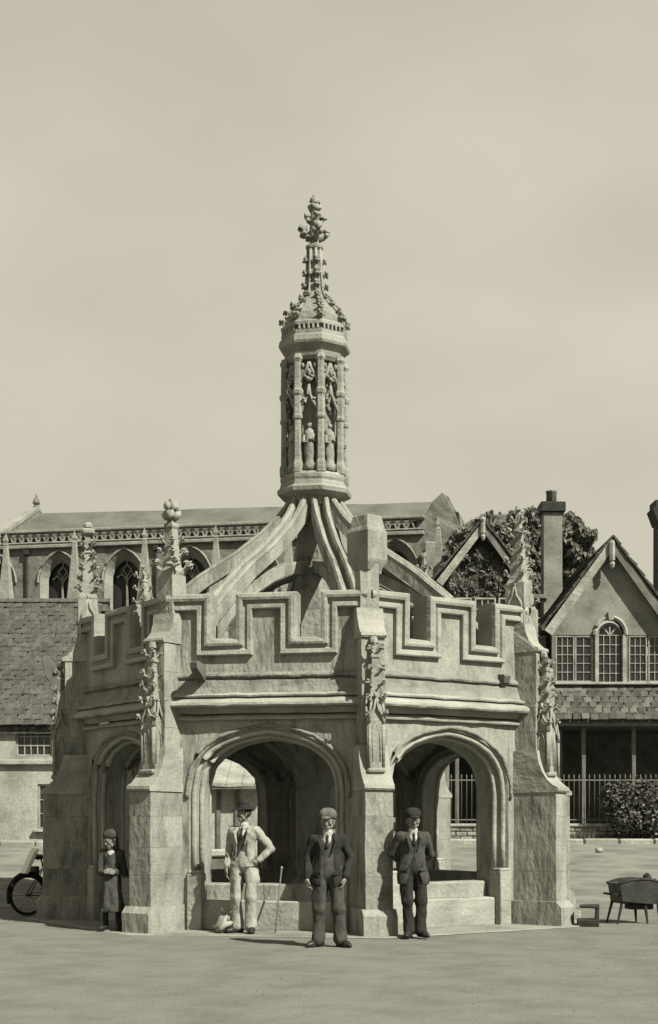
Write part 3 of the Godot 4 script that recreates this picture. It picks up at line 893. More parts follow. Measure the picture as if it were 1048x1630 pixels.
# ------------------------------------------------------------------ railing, wall, hedge
func make_railing_and_hedge():
	var d := 42.0; var z := CAM_D - d
	var gy := ground_y(z)
	var x0 := px(640, 0, d).x; var x1 := px(1100, 0, d).x
	var wt := 1.6 + (1300 - 1314) * d / FOC
	var W := thing("garden_wall", "low coursed stone garden wall under the iron railing", "wall", Vector3(0, 0, z))
	var core := mb(); core.box(Vector3((x0 + x1) / 2, (gy + wt) / 2 - 0.1, 0), Vector3(x1 - x0, wt - gy + 0.1, 0.3)); put("core", core.mesh(), M.joint, W)
	var kinds := []
	for i in 5:
		var b := mb(0.012, 3.0); b.box(Vector3.ZERO, Vector3(0.26 + 0.05 * i, 0.125, 0.1), 0.015); kinds.append(b.mesh())
	var rows := int((wt - gy) / 0.14)
	for r in rows:
		var x := x0 + rng.randf() * 0.2
		while x < x1 - 0.5:
			var k := rng.randi() % 5
			var l := 0.26 + 0.05 * k
			put("stone", kinds[k], M.rubble[rng.randi() % 3], W, Vector3(x + l / 2, gy + 0.07 + r * 0.14, 0.14 + rng.randf_range(-0.01, 0.012)))
			x += l + 0.02
	var cp := mb(0.01, 2.0); cp.box(Vector3((x0 + x1) / 2, wt, 0.02), Vector3(x1 - x0, 0.1, 0.44), 0.03); put("coping", cp.mesh(), M.stone_trim, W)
	var top := 1.6 + (1300 - 1238) * d / FOC
	var R := thing("iron_railing", "plain iron railing of thin upright bars on the low garden wall", "railing", Vector3(0, wt + 0.05, z))
	var h := top - wt
	var pk := mb(0.0, 1.0, false)
	pk.tube([Vector3(0, 0, 0), Vector3(0, h - 0.06, 0), Vector3(0, h - 0.02, 0), Vector3(0, h + 0.06, 0)], [0.012, 0.012, 0.02, 0.002], 5)
	var pm := pk.mesh()
	var n := 0
	var x := x0 + 0.1
	while x < x1 - 0.1:
		put("picket", pm, M.iron, R, Vector3(x, 0, 0))
		x += 0.152; n += 1
	for y in [0.12, h - 0.12]:
		var ra := mb(); ra.box(Vector3((x0 + x1) / 2, y, 0), Vector3(x1 - x0, 0.03, 0.012)); put("rail", ra.mesh(), M.iron, R)
	# clipped shrub growing through and over the railing
	var hd := 41.4; var hz := CAM_D - hd
	var c := px(1012, 1290, hd)
	var B := thing("garden_shrub", "dense leafy shrub spilling over the railing in front of the veranda", "shrub", Vector3(c.x, ground_y(hz), hz))
	var m := mb()
	var lumps := [[V(-0.55, 1.15, 0), V(0.45, 0.55, 0.4)], [V(0.0, 1.30, 0.05), V(0.55, 0.52, 0.42)], [V(0.5, 1.2, 0), V(0.5, 0.6, 0.4)], [V(-0.25, 0.65, 0.1), V(0.6, 0.5, 0.4)], [V(0.45, 0.6, 0.1), V(0.5, 0.5, 0.4)], [V(-0.75, 1.45, 0), V(0.22, 0.2, 0.2)], [V(0.75, 0.3, 0.1), V(0.4, 0.35, 0.35)]]
	for i in 6800:
		var L = lumps[rng.randi() % lumps.size()]
		var dir := Vector3(rng.randfn(), rng.randfn(), rng.randfn()).normalized()
		var lump := 1.0 + 0.5 * nz.get_noise_3d(dir.x * 50.0 + L[0].x * 90.0, dir.y * 50.0, dir.z * 50.0)
		var p: Vector3 = L[0] + dir * L[1] * lump * (0.7 + 0.38 * rng.randf())
		if p.y < 0.05: continue
		var v := lerpf(0.025, 0.20, rng.randf() * rng.randf())
		m.col = Color(v, v, v * 0.84)
		m.leaf(p, (dir + Vector3(rng.randfn(), rng.randfn(), rng.randfn()) * 0.5).normalized(), Vector3(rng.randfn(), 0.4, rng.randfn()).normalized(), rng.randf_range(0.03, 0.10))
	put("foliage", m.mesh(), M.leafy, B)
	var st := mb(0.01, 3.0)
	for k in 5:
		var a := TAU * k / 5.0
		st.tube([Vector3(cos(a) * 0.1, 0, sin(a) * 0.06), Vector3(cos(a) * 0.3, 0.5, sin(a) * 0.2), Vector3(cos(a) * 0.6, 1.2, sin(a) * 0.3)], [0.04, 0.03, 0.015], 5)
	put("stem", st.mesh(), M.dark_wood, B)
	var pd := px(925, 1330, 41.2)
	var T2 := thing("grass_tuft", "small dark tuft of grass at the foot of the garden wall", "grass", Vector3(pd.x, ground_y(pd.z) + 0.02, pd.z))
	var tm := mb()
	for i in 130:
		var v := rng.randf_range(0.03, 0.08); tm.col = Color(v, v, v * 0.8)
		var b := Vector3(rng.randfn(0, 0.16), 0, rng.randfn(0, 0.06))
		var tip := b + Vector3(rng.randfn(0, 0.08) + b.x * 0.6, rng.randf_range(0.2, 0.45), rng.randfn(0, 0.05))
		tm.t(b - Vector3(0.012, 0, 0), b + Vector3(0.012, 0, 0), tip, Vector3.BACK)
	put("blades", tm.mesh(), M.leafy, T2)

# ------------------------------------------------------------------ the market cross
const TAN := 0.41421356   # tan 22.5

var crocket_mesh := []

func make_crockets():
	# curled leaf bosses: a stalk that bends out and up into a ragged leaf; +z points away from the spire
	for k in 4:
		var m := mb(0.004, 14.0 + k, true)
		m.tube([Vector3(0, -0.05, -0.01), Vector3(0, -0.02, 0.035), Vector3(0, 0.012, 0.06)], [0.022, 0.020, 0.018], 5)
		m.blob(Vector3(0.004 * k, 0.030, 0.066), Vector3(0.030, 0.022, 0.026), 7, 4, 0.9, k * 9.0)
		m.blob(Vector3(-0.030, 0.004, 0.058), Vector3(0.026, 0.014, 0.022), 6, 4, 0.9, 3 + k * 9.0)
		m.blob(Vector3(0.030, 0.006, 0.056), Vector3(0.026, 0.014, 0.022), 6, 4, 0.9, 6 + k * 9.0)
		m.blob(Vector3(0, -0.004, 0.084), Vector3(0.020, 0.016, 0.016), 6, 4, 0.9, 8 + k * 9.0)
		crocket_mesh.append(m.mesh())

func boss_meshes():
	for k in 3:
		var m := mb(0.006, 12.0 + k, false)
		m.blob(Vector3(0, 0.0, 0.03), Vector3(0.045, 0.036, 0.045), 7, 5, 0.7, k * 9.0)
		m.blob(Vector3(-0.022, 0.03, 0.055), Vector3(0.03, 0.028, 0.028), 6, 4, 0.8, 3 + k * 9.0)
		m.blob(Vector3(0.022, 0.028, 0.055), Vector3(0.03, 0.028, 0.028), 6, 4, 0.8, 6 + k * 9.0)
		m.blob(Vector3(0, -0.01, 0.075), Vector3(0.028, 0.022, 0.022), 6, 4, 0.8, 8 + k * 9.0)
		crocket_mesh.append(m.mesh())

func crocket(parent: Node3D, at: Vector3, turn: float, s: float, boss := false):
	var o = put("crocket", crocket_mesh[4 + rng.randi() % 3] if boss else crocket_mesh[rng.randi() % 4], M.carved, parent, at, turn)
	o.scale = Vector3.ONE * s * rng.randf_range(0.85, 1.15)
	o.rotation.x = rng.randf_range(-0.2, 0.2)
	return o

func tudor(hw: float, spring: float, apex: float) -> Array:
	# four-centred arch from the left springing to the right one
	var f := [[1.0, 0.0], [0.985, 0.2], [0.94, 0.4], [0.86, 0.57], [0.74, 0.71], [0.58, 0.825], [0.40, 0.91], [0.20, 0.965], [0.0, 1.0]]
	var o := []
	for p in f: o.append(Vector2(-p[0] * hw, spring + p[1] * (apex - spring)))
	for i in range(f.size() - 2, -1, -1): o.append(Vector2(f[i][0] * hw, spring + f[i][1] * (apex - spring)))
	return o

func band(prof: Array, steps := 14) -> ArrayMesh:
	# a moulding run along one face, mitred at the corners; prof: [z beyond the wall face, y], from the bottom up
	var m := mb(0.008, 3.2)
	for i in prof.size() - 1:
		var a = prof[i]; var b = prof[i + 1]
		for k in steps:
			var s0 := lerpf(-1.0, 1.0, float(k) / steps); var s1 := lerpf(-1.0, 1.0, float(k + 1) / steps)
			var za: float = APO + a[0]; var zb: float = APO + b[0]
			var n := Vector3(0, -(b[0] - a[0]), b[1] - a[1])
			m.q(Vector3(s0 * za * TAN, a[1], za), Vector3(s1 * za * TAN, a[1], za), Vector3(s1 * zb * TAN, b[1], zb), Vector3(s0 * zb * TAN, b[1], zb), n)
	return m.mesh()

func build_wall() -> ArrayMesh:
	var m := mb(0.008, 2.0)
	var top := 3.0
	var orders := [[1.12, 2.84, 0.0], [1.085, 2.81, -0.07], [1.03, 2.775, -0.07], [0.995, 2.75, -0.17], [0.955, 2.725, -0.17], [0.935, 2.71, -0.5]]
	var cs := []
	for o in orders:
		var c = tudor(o[0], 1.92, o[1])
		for y in [1.45, 0.95, 0.45, 0.0]:
			c.push_front(Vector2(-o[0], y)); c.append(Vector2(o[0], y))
		cs.append(c)
	for i in cs.size() - 1:
		for k in cs[i].size() - 1:
			var p = cs[i]; var r = cs[i + 1]
			var za: float = APO + orders[i][2]; var zb: float = APO + orders[i + 1][2]
			var mid: Vector2 = (p[k] + p[k + 1]) * 0.5
			m.q(Vector3(p[k].x, p[k].y, za), Vector3(p[k + 1].x, p[k + 1].y, za), Vector3(r[k + 1].x, r[k + 1].y, zb), Vector3(r[k].x, r[k].y, zb), Vector3(-mid.x, minf(0.0, 1.9 - mid.y), 0.6))
	for side in [[APO, 1.12, Vector3.BACK, 0], [APO - 0.5, 0.935, Vector3.FORWARD, cs.size() - 1]]:
		var z: float = side[0]; var hw: float = side[1]
		var ends := z * TAN
		for s in [-1.0, 1.0]:
			for j in 6:
				var y0 := top * j / 6.0; var y1 := top * (j + 1) / 6.0
				m.q(Vector3(s * hw, y0, z), Vector3(s * ends, y0, z), Vector3(s * ends, y1, z), Vector3(s * hw, y1, z), side[2])
		var c = cs[side[3]]
		for k in range(4, c.size() - 5):
			m.q(Vector3(c[k].x, c[k].y, z), Vector3(c[k + 1].x, c[k + 1].y, z), Vector3(c[k + 1].x, top, z), Vector3(c[k].x, top, z), side[2])
	return m.mesh()

func build_parapet() -> Array:
	# [body, coping]: a battlement with one whole and two half merlons, its moulded coping following every step
	var body := mb(0.006, 2.0)
	var e := APO * TAN
	var hi := 4.66; var lo := 4.03; var c0 := 0.385; var c1 := 0.815
	var path := [Vector2(-e, hi), Vector2(-c1, hi), Vector2(-c1, lo), Vector2(-c0, lo), Vector2(-c0, hi), Vector2(c0, hi), Vector2(c0, lo), Vector2(c1, lo), Vector2(c1, hi), Vector2(e, hi)]
	var poly := PackedVector2Array([Vector2(-e, 3.5)])
	for p in path: poly.append(p - Vector2(0, 0.02))
	poly.append(Vector2(e, 3.5))
	body.ext(poly, Vector3.ZERO, Vector3.RIGHT, Vector3.UP, Vector3.BACK, APO - 0.27, APO)
	var cop := mb(0.005, 3.0)
	# cross-section: [distance in from the outer edge, z beyond the wall face]
	var prof := [[0.19, -0.29], [-0.035, -0.29], [-0.05, -0.14], [-0.05, 0.03], [-0.03, 0.09], [0.02, 0.105], [0.055, 0.095], [0.06, 0.045], [0.10, 0.04], [0.12, 0.07], [0.17, 0.075], [0.185, 0.065], [0.187, -0.01]]
	var off := []
	for i in path.size():
		var a: Vector2 = (path[i] - path[i - 1]).normalized() if i > 0 else (path[1] - path[0]).normalized()
		var b: Vector2 = (path[i + 1] - path[i]).normalized() if i < path.size() - 1 else a
		var na := Vector2(a.y, -a.x); var nb := Vector2(b.y, -b.x)   # to the right of travel: into the wall
		var mt := (na + nb)
		off.append(mt / maxf(0.5, mt.length_squared() * 0.5) if i > 0 and i < path.size() - 1 else na)
	for i in path.size() - 1:
		for k in prof.size() - 1:
			var f = func(pi, j):
				var v: Vector2 = path[pi] + off[pi] * prof[j][0]
				return Vector3(v.x, v.y, APO + prof[j][1])
			var dv := Vector2(prof[k + 1][0] - prof[k][0], prof[k + 1][1] - prof[k][1])
			var nd: Vector2 = off[i]
			var n := Vector3(nd.x, nd.y, 0) * -dv.y + Vector3(0, 0, 1) * dv.x
			cop.q(f.call(i, k), f.call(i + 1, k), f.call(i + 1, k + 1), f.call(i, k + 1), n if k > 0 else Vector3(-nd.x, -nd.y, -0.2))
	return [body.mesh(), cop.mesh()]

func make_cross():
	make_crockets(); boss_meshes()
	var X := thing("market_cross", "octagonal battlemented stone market cross with flying ribs and a crocketed lantern spire", "market cross")
	var wall := build_wall()
	var par := build_parapet()
	var string1 := band([[0.0, 3.535], [0.052, 3.537], [0.06, 3.56], [0.045, 3.585], [0.0, 3.615]])
	var weather := band([[0.11, 3.22], [0.10, 3.30], [0.06, 3.40], [0.035, 3.50], [0.0, 3.52]])
	var string2 := band([[0.09, 3.262], [0.148, 3.264], [0.155, 3.285], [0.10, 3.315]])
	var cornice := band([[0.0, 3.03], [0.03, 3.035], [0.04, 3.07], [0.05, 3.115], [0.20, 3.12], [0.215, 3.145], [0.21, 3.18], [0.175, 3.215], [0.10, 3.25]])
	var string3 := band([[0.0, 2.945], [0.062, 2.947], [0.07, 2.97], [0.05, 2.995], [0.0, 3.02]])
	var hood := mb(0.018, 2.5, false)
	var hp := []
	for p in tudor(1.15, 1.93, 2.882): hp.append(Vector3(p.x, p.y, APO + 0.005))
	hp.push_front(Vector3(-1.15, 1.86, APO + 0.005)); hp.append(Vector3(1.15, 1.86, APO + 0.005))
	hood.tube(hp, [0.03], 7)
	var hood_m := hood.mesh()
	var rolls := []
	for r in [[1.058, 2.792, -0.058, 0.042], [0.978, 2.737, -0.158, 0.042], [0.955, 2.72, -0.47, 0.04], [1.03, 2.79, -0.50, 0.04]]:
		var t := mb(0.006, 3.0, false)
		var pp := [Vector3(-r[0], 0.80, APO + r[2]), Vector3(-r[0], 1.2, APO + r[2])]
		for p in tudor(r[0], 1.92, r[1]): pp.append(Vector3(p.x, p.y, APO + r[2]))
		pp.append(Vector3(r[0], 1.2, APO + r[2])); pp.append(Vector3(r[0], 0.80, APO + r[2]))
		t.tube(pp, [r[3]], 7)
		rolls.append(t.mesh())
	var bench := []
	for e in [[0.0, 0.43, -0.46, -0.06, 0.95], [0.41, 0.655, -0.5, -0.27, 0.945]]:
		var b := mb(0.01, 2.0)
		b.box(Vector3(0, (e[0] + e[1]) / 2, APO + (e[2] + e[3]) / 2), Vector3(e[4] * 2, e[1] - e[0], e[3] - e[2]), 0.02)
		bench.append(b.mesh())
	var jb := mb(0.006, 3.0)
	jb.box(Vector3(0, 0.40, -0.11), Vector3(0.22, 0.80, 0.25), 0.012)
	jb.box(Vector3(0, 0.82, -0.10), Vector3(0.20, 0.06, 0.22), 0.02)
	var jamb_base := jb.mesh()
	for k in 8:
		var a := TH + 45.0 * k + 22.5          # bearing of the face
		var F := part("arcade_wall", X, Vector3.ZERO, deg_to_rad(a))
		put("wall", wall, M.stone, F)
		put("parapet", par[0], M.stone, F)
		put("coping", par[1], M.stone_trim, F)
		put("string_course", string1, M.stone_worn, F)
		put("weathering", weather, M.stone_worn, F)
		put("string_course", string2, M.stone_trim, F)
		put("cornice", cornice, M.stone_trim, F)
		put("string_course", string3, M.stone_trim, F)
		put("hood_mould", hood_m, M.stone_worn, F)
		for r in rolls: put("arch_roll", r, M.stone_trim, F)
		for s in [-1.0, 1.0]: put("jamb_base", jamb_base, M.stone_trim, F, Vector3(s * 1.035, 0, APO + 0.03))
		put("step", bench[0], M.stone_trim, F)
		put("bench", bench[1], M.stone, F)
	# water spouts
	for e in [[7.5, -0.93, 0.46, 0.15], [0.5, 0.98, 0.16, -0.1], [6.0, 0.0, 0.56, 0.95]]:
		var a := deg_to_rad(TH + 45.0 * e[0])
		var s := mb(0.02, 3.0)
		s.xf = Transform3D(Basis(Vector3.RIGHT, -e[3]), Vector3(e[1], 3.60, APO - 0.05 if e[0] != 6.0 else 4.0))
		s.ext(PackedVector2Array([Vector2(0, -0.13), Vector2(e[2] * 0.6, -0.10), Vector2(e[2], -0.02), Vector2(e[2] + 0.03, 0.06), Vector2(e[2] * 0.9, 0.08), Vector2(e[2] * 0.5, 0.07), Vector2(0, 0.1)]), Vector3.ZERO, Vector3.BACK, Vector3.UP, Vector3.RIGHT, -0.06, 0.06)
		put("water_spout", s.mesh(), M.abbey_roof, X, Vector3.ZERO, a)
	# inside: floor slab, vault, pillar
	var inn := mb(0.006, 1.5)
	inn.lathe([[3.1, 0.03], [3.1, 0.06], [0.0, 0.06]], 8, deg_to_rad(TH))
	put("floor_slab", inn.mesh(), M.ground, X)
	var v := mb(0.01, 1.0)
	for k in 8:
		for j in 8:
			var r0 := lerpf(0.34, 3.1, j / 8.0); var r1 := lerpf(0.34, 3.1, (j + 1) / 8.0)
			var h0 := 2.35 + 0.72 * sin(PI * pow(j / 8.0, 0.8)); var h1 := 2.35 + 0.72 * sin(PI * pow((j + 1) / 8.0, 0.8))
			var a0 := deg_to_rad(TH + 45.0 * k); var a1 := deg_to_rad(TH + 45.0 * (k + 1)); var am := (a0 + a1) / 2
			var d0 := Vector3(sin(a0), 0, cos(a0)); var d1 := Vector3(sin(a1), 0, cos(a1)); var dm := Vector3(sin(am), 0, cos(am)) * 0.9239
			var lift0 := Vector3(0, 0.72 * (j / 8.0), 0); var lift1 := Vector3(0, 0.72 * ((j + 1) / 8.0), 0)
			for e in [d0, d1]:
				v.q(e * r0 + Vector3(0, h0, 0), dm * r0 + Vector3(0, h0, 0) + lift0 * (1.0 if j else 0.0), dm * r1 + Vector3(0, h1, 0) + lift1, e * r1 + Vector3(0, h1, 0), Vector3.DOWN)
	put("vault", v.mesh(), M.stone, X)
	for k in 8:
		var a0 := deg_to_rad(TH + 45.0 * k)
		var rp := []
		for j in 11:
			var f := j / 10.0
			rp.append(Vector3(sin(a0), 0, cos(a0)) * lerpf(0.28, 3.15, f) + Vector3(0, 2.30 + 0.72 * sin(PI * pow(f, 0.8)), 0))
		var rb := mb(0.004, 2.0, false); rb.tube(rp, [0.07], 6); put("vault_rib", rb.mesh(), M.stone, X)
	var cp := mb(0.006, 1.5)
	cp.lathe([[0.62, 0.05], [0.62, 0.36], [0.5, 0.42], [0.42, 0.44], [0.38, 0.55], [0.29, 0.62], [0.27, 2.05], [0.31, 2.1], [0.31, 2.17], [0.36, 2.3], [0.5, 2.5], [0.62, 2.75]], 8, deg_to_rad(TH))
	put("central_pillar", cp.mesh(), M.stone, X)
	# roof behind the battlements, rising to the core of the lantern
	var rf := mb(0.012, 1.2)
	rf.lathe([[3.3, 3.45], [3.3, 3.55], [1.2, 4.0], [0.62, 4.25], [0.42, 4.9], [0.33, 5.4], [0.28, 6.0], [0.30, 6.55]], 8, deg_to_rad(TH))
	put("roof", rf.mesh(), M.stone_worn, X)
	# flying ribs: two moulded flanges with a deep groove between them, and a lower arch under a narrow gap
	var tops := [Vector2(0.20, 7.0), Vector2(0.33, 6.86), Vector2(0.44, 6.66), Vector2(0.62, 6.41), Vector2(0.88, 6.15), Vector2(1.29, 5.81), Vector2(1.88, 5.42), Vector2(2.4, 5.0), Vector2(2.85, 4.61), Vector2(3.25, 4.18), Vector2(3.5, 3.85)]
	var lows := [Vector2(0.33, 5.70), Vector2(0.75, 5.62), Vector2(1.32, 5.41), Vector2(1.97, 5.07), Vector2(2.5, 4.64), Vector2(2.9, 4.18), Vector2(3.2, 3.75)]
	var strip := func(line: Array, d0: float, d1: float) -> PackedVector2Array:
		var up := PackedVector2Array(); var dn := PackedVector2Array()
		for i in line.size():
			var t: Vector2 = (line[mini(i + 1, line.size() - 1)] - line[maxi(i - 1, 0)]).normalized()
			var n := Vector2(t.y, -t.x)
			up.append(line[i] + n * d0); dn.append(line[i] + n * d1)
		dn.reverse()
		up.append_array(dn)
		return up
	var rib := mb(0.005, 2.5)
	rib.ext(strip.call(tops, 0.10, 0.21), Vector3.ZERO, Vector3.BACK, Vector3.UP, Vector3.RIGHT, -0.05, 0.05)
	var rib_m := rib.mesh()
	var flange_m := []
	for s in [-1.0, 1.0]:
		var fl := mb(0.005, 2.5)
		fl.ext(strip.call(tops, 0.0, 0.20), Vector3(s * 0.092, 0, 0), Vector3.BACK, Vector3.UP, Vector3.RIGHT, -0.043, 0.043)
		var tp := []
		for p in tops: tp.append(Vector3(s * 0.095, p.y, p.x))
		fl.tube(tp, [0.05], 6)
		flange_m.append(fl.mesh())
	var lo := mb(0.005, 2.5)
	lo.ext(strip.call(lows, 0.0, 0.16), Vector3.ZERO, Vector3.BACK, Vector3.UP, Vector3.RIGHT, -0.10, 0.10)
	for s in [-1.0, 1.0]:
		var lp := []
		for p in strip.call(lows, 0.16, 0.17).slice(0, lows.size()): lp.append(Vector3(s * 0.07, p.y, p.x))
		lo.tube(lp, [0.035], 6)
	var lower_m := lo.mesh()
	for k in 8:
		var R := part("flying_rib", X, Vector3.ZERO, deg_to_rad(TH + 45.0 * k))
		put("web", rib_m, M.stone_b, R)
		for e in flange_m: put("flange", e, M.stone, R)
		put("lower_arch", lower_m, M.stone, R)
	make_lantern(X)
	make_buttresses(X)

func make_lantern(X: Node3D):
	var L := part("lantern", X, Vector3.ZERO, deg_to_rad(TH))
	var bm := mb(0.006, 2.5)
	bm.lathe([[0.30, 6.5], [0.42, 6.62], [0.46, 6.72], [0.53, 6.76], [0.61, 6.80], [0.625, 6.86], [0.58, 6.90], [0.56, 6.98], [0.575, 7.02], [0.575, 7.07], [0.53, 7.12], [0.40, 7.13]], 8)
	put("base_moulding", bm.mesh(), M.stone_trim, L)
	var core := mb(0.006, 2.5)
	core.lathe([[0.365, 7.1], [0.365, 9.02]], 8)
	put("core", core.mesh(), M.stone_worn, L)
	var tc := mb(0.006, 2.5)
	tc.lathe([[0.44, 8.92], [0.48, 8.97], [0.50, 9.04], [0.47, 9.06], [0.50, 9.1], [0.58, 9.16], [0.595, 9.20], [0.58, 9.28], [0.55, 9.31], [0.55, 9.375], [0.50, 9.38], [0.48, 9.46], [0.50, 9.465]], 8)
	put("cornice", tc.mesh(), M.stone_trim, L)
	var cr := mb(0.004, 2.5)
	cr.lathe([[0.46, 9.45], [0.555, 9.455], [0.56, 9.50], [0.53, 9.53], [0.46, 9.55]], 8)
	put("crest_rail", cr.mesh(), M.stone_trim, L)
	var stud := mb(0.002, 5.0); stud.box(Vector3.ZERO, Vector3(0.038, 0.10, 0.04), 0.008); var sm := stud.mesh()
	var sh := mb(0.004, 3.0)
	sh.lathe([[0.085, 7.1], [0.085, 7.24], [0.064, 7.30], [0.060, 7.94], [0.08, 7.96], [0.085, 8.0], [0.072, 8.03], [0.070, 8.32], [0.09, 8.35], [0.095, 8.40], [0.07, 8.44], [0.06, 8.86], [0.085, 8.92], [0.05, 9.0]], 6, 0.2)
	var shaft := sh.mesh()
	var st := []
	for v in 2:
		var s := mb(0.012, 7.0, false)
		s.lathe([[0.11, 7.14], [0.105, 7.22], [0.085, 7.25], [0.075, 7.32], [0.085, 7.42], [0.075, 7.60], [0.085, 7.70], [0.075, 7.76], [0.03, 7.79], [0.028, 7.81]], 8, 0.0, Vector3.ZERO, Vector2(1.0, 0.75))
		s.blob(Vector3(0, 7.85, 0.01), Vector3(0.036, 0.05, 0.04), 7, 5)
		s.tube([Vector3(-0.075, 7.70, 0.01), Vector3(-0.08, 7.58, 0.03), Vector3(-0.01 if v else -0.06, 7.56, 0.085)], [0.03, 0.026, 0.02], 5)
		s.tube([Vector3(0.075, 7.70, 0.01), Vector3(0.08, 7.60, 0.03), Vector3(0.01, 7.62, 0.085)], [0.03, 0.026, 0.02], 5)
		st.append(s.mesh())
	var cn := mb(0.004, 4.0, false)
	for s in [-1.0, 1.0]:
		cn.tube([Vector3(s * 0.16, 7.98, 0.03), Vector3(s * 0.14, 8.12, 0.04), Vector3(s * 0.07, 8.22, 0.05), Vector3(s * 0.02, 8.34, 0.05), Vector3(0, 8.5, 0.04)], [0.03, 0.03, 0.028, 0.024, 0.02], 6)
		cn.tube([Vector3(s * 0.15, 8.42, 0.0), Vector3(s * 0.12, 8.6, 0.02), Vector3(s * 0.05, 8.72, 0.03), Vector3(0, 8.86, 0.03)], [0.026], 6)
		cn.blob(Vector3(s * 0.055, 8.62, 0.05), Vector3(0.035, 0.035, 0.035), 6, 4, 0.5, 3.0)
		cn.blob(Vector3(s * 0.09, 8.26, 0.06), Vector3(0.03, 0.03, 0.03), 6, 4, 0.5, 8.0)
		cn.blob(Vector3(s * 0.10, 8.80, 0.03), Vector3(0.035, 0.05, 0.03), 6, 4, 0.5, 12.0)
	cn.blob(Vector3(0, 8.58, 0.06), Vector3(0.05, 0.05, 0.035), 6, 4, 0.5, 1.0)
	cn.blob(Vector3(0, 8.70, 0.05), Vector3(0.03, 0.08, 0.03), 6, 4, 0.4, 2.0)
	var cnm := cn.mesh()
	for k in 8:
		var a := deg_to_rad(45.0 * k)
		put("corner_shaft", shaft, M.carved, L, Vector3(sin(a), 0, cos(a)) * 0.49)
		var b := deg_to_rad(45.0 * k + 22.5)
		var d := Vector3(sin(b), 0, cos(b))
		put("niche_statue", st[k % 2], M.carved, L, d * 0.43, b)
		put("niche_canopy", cnm, M.carved, L, d * 0.42, b)
		for i in 5:
			put("stud", sm, M.carved, L, d * 0.494 + Vector3(cos(b), 0, -sin(b)) * ((i - 2) * 0.075) + Vector3(0, 9.42, 0), b)
	# spire
	var S := part("spire", X, Vector3.ZERO, deg_to_rad(TH))
	var pr := [[0.50, 9.50], [0.50, 9.58], [0.47, 9.68], [0.39, 9.79], [0.285, 9.89], [0.225, 9.97], [0.18, 10.05], [0.15, 10.14], [0.135, 10.3], [0.105, 10.84]]
	var dm := mb(0.008, 3.0)
	dm.lathe(pr, 8)
	put("dome", dm.mesh(), M.stone_worn, S)
	var rb := mb(0.003, 3.0, false)
	var rpath := []
	for p in pr: rpath.append(Vector3(0, p[1], p[0] + 0.005))
	rb.tube(rpath, [0.024], 5)
	var rbm := rb.mesh()
	for k in 8:
		var a := deg_to_rad(45.0 * k)
		put("spire_rib", rbm, M.carved, S, Vector3.ZERO, a)
		var d := Vector3(sin(a), 0, cos(a))
		for e in [[0.485, 9.60, 1.15], [0.43, 9.74, 1.0], [0.31, 9.88, 0.95], [0.19, 10.02, 0.9]]:
			crocket(S, d * e[0] + Vector3(0, e[1], 0), a, e[2], true)
		if k % 2 == 0:
			for e in [[0.125, 10.22, 1.15], [0.115, 10.42, 1.15], [0.105, 10.62, 1.1]]:
				crocket(S, d * e[0] + Vector3(0, e[1], 0), a, e[2], true)
	var nk := mb(0.005, 3.0)
	nk.lathe([[0.10, 10.80], [0.145, 10.83], [0.15, 10.87], [0.10, 10.90], [0.075, 10.95], [0.09, 11.1], [0.07, 11.3], [0.06, 11.5]], 8)
	put("neck", nk.mesh(), M.carved, S)
	var fl := mb(0.012, 9.0, false)
	for k in 4:
		var a := deg_to_rad(90.0 * k + 4.0)
		var d := Vector3(sin(a), 0, cos(a)); var sd := Vector3(cos(a), 0, -sin(a))
		fl.tube([Vector3(0, 10.98, 0) + d * 0.05, Vector3(0, 11.03, 0) + d * 0.14, Vector3(0, 11.10, 0) + d * 0.21], [0.05, 0.045, 0.04], 6)
		fl.blob(d * 0.215 + Vector3(0, 11.15, 0), Vector3(0.06, 0.055, 0.06), 7, 5, 0.7, k * 3.0)
		fl.blob(d * 0.19 + sd * 0.05 + Vector3(0, 11.06, 0), Vector3(0.045, 0.04, 0.045), 6, 4, 0.7, k * 5.0)
		fl.blob(d * 0.19 - sd * 0.05 + Vector3(0, 11.06, 0), Vector3(0.045, 0.04, 0.045), 6, 4, 0.7, k * 6.0)
		fl.tube([Vector3(0, 11.24, 0) + d * 0.04, Vector3(0, 11.28, 0) + d * 0.10, Vector3(0, 11.33, 0) + d * 0.13], [0.035, 0.035, 0.03], 6)
		fl.blob(d * 0.135 + Vector3(0, 11.36, 0), Vector3(0.05, 0.045, 0.05), 7, 5, 0.7, k * 8.0)
		fl.blob(d * 0.05 + Vector3(0, 11.50, 0), Vector3(0.06, 0.06, 0.06), 7, 5, 0.6, k * 11.0)
	fl.blob(Vector3(0, 11.60, 0), Vector3(0.075, 0.08, 0.075), 8, 6, 0.6, 4.0)
	put("finial", fl.mesh(), M.carved, S)

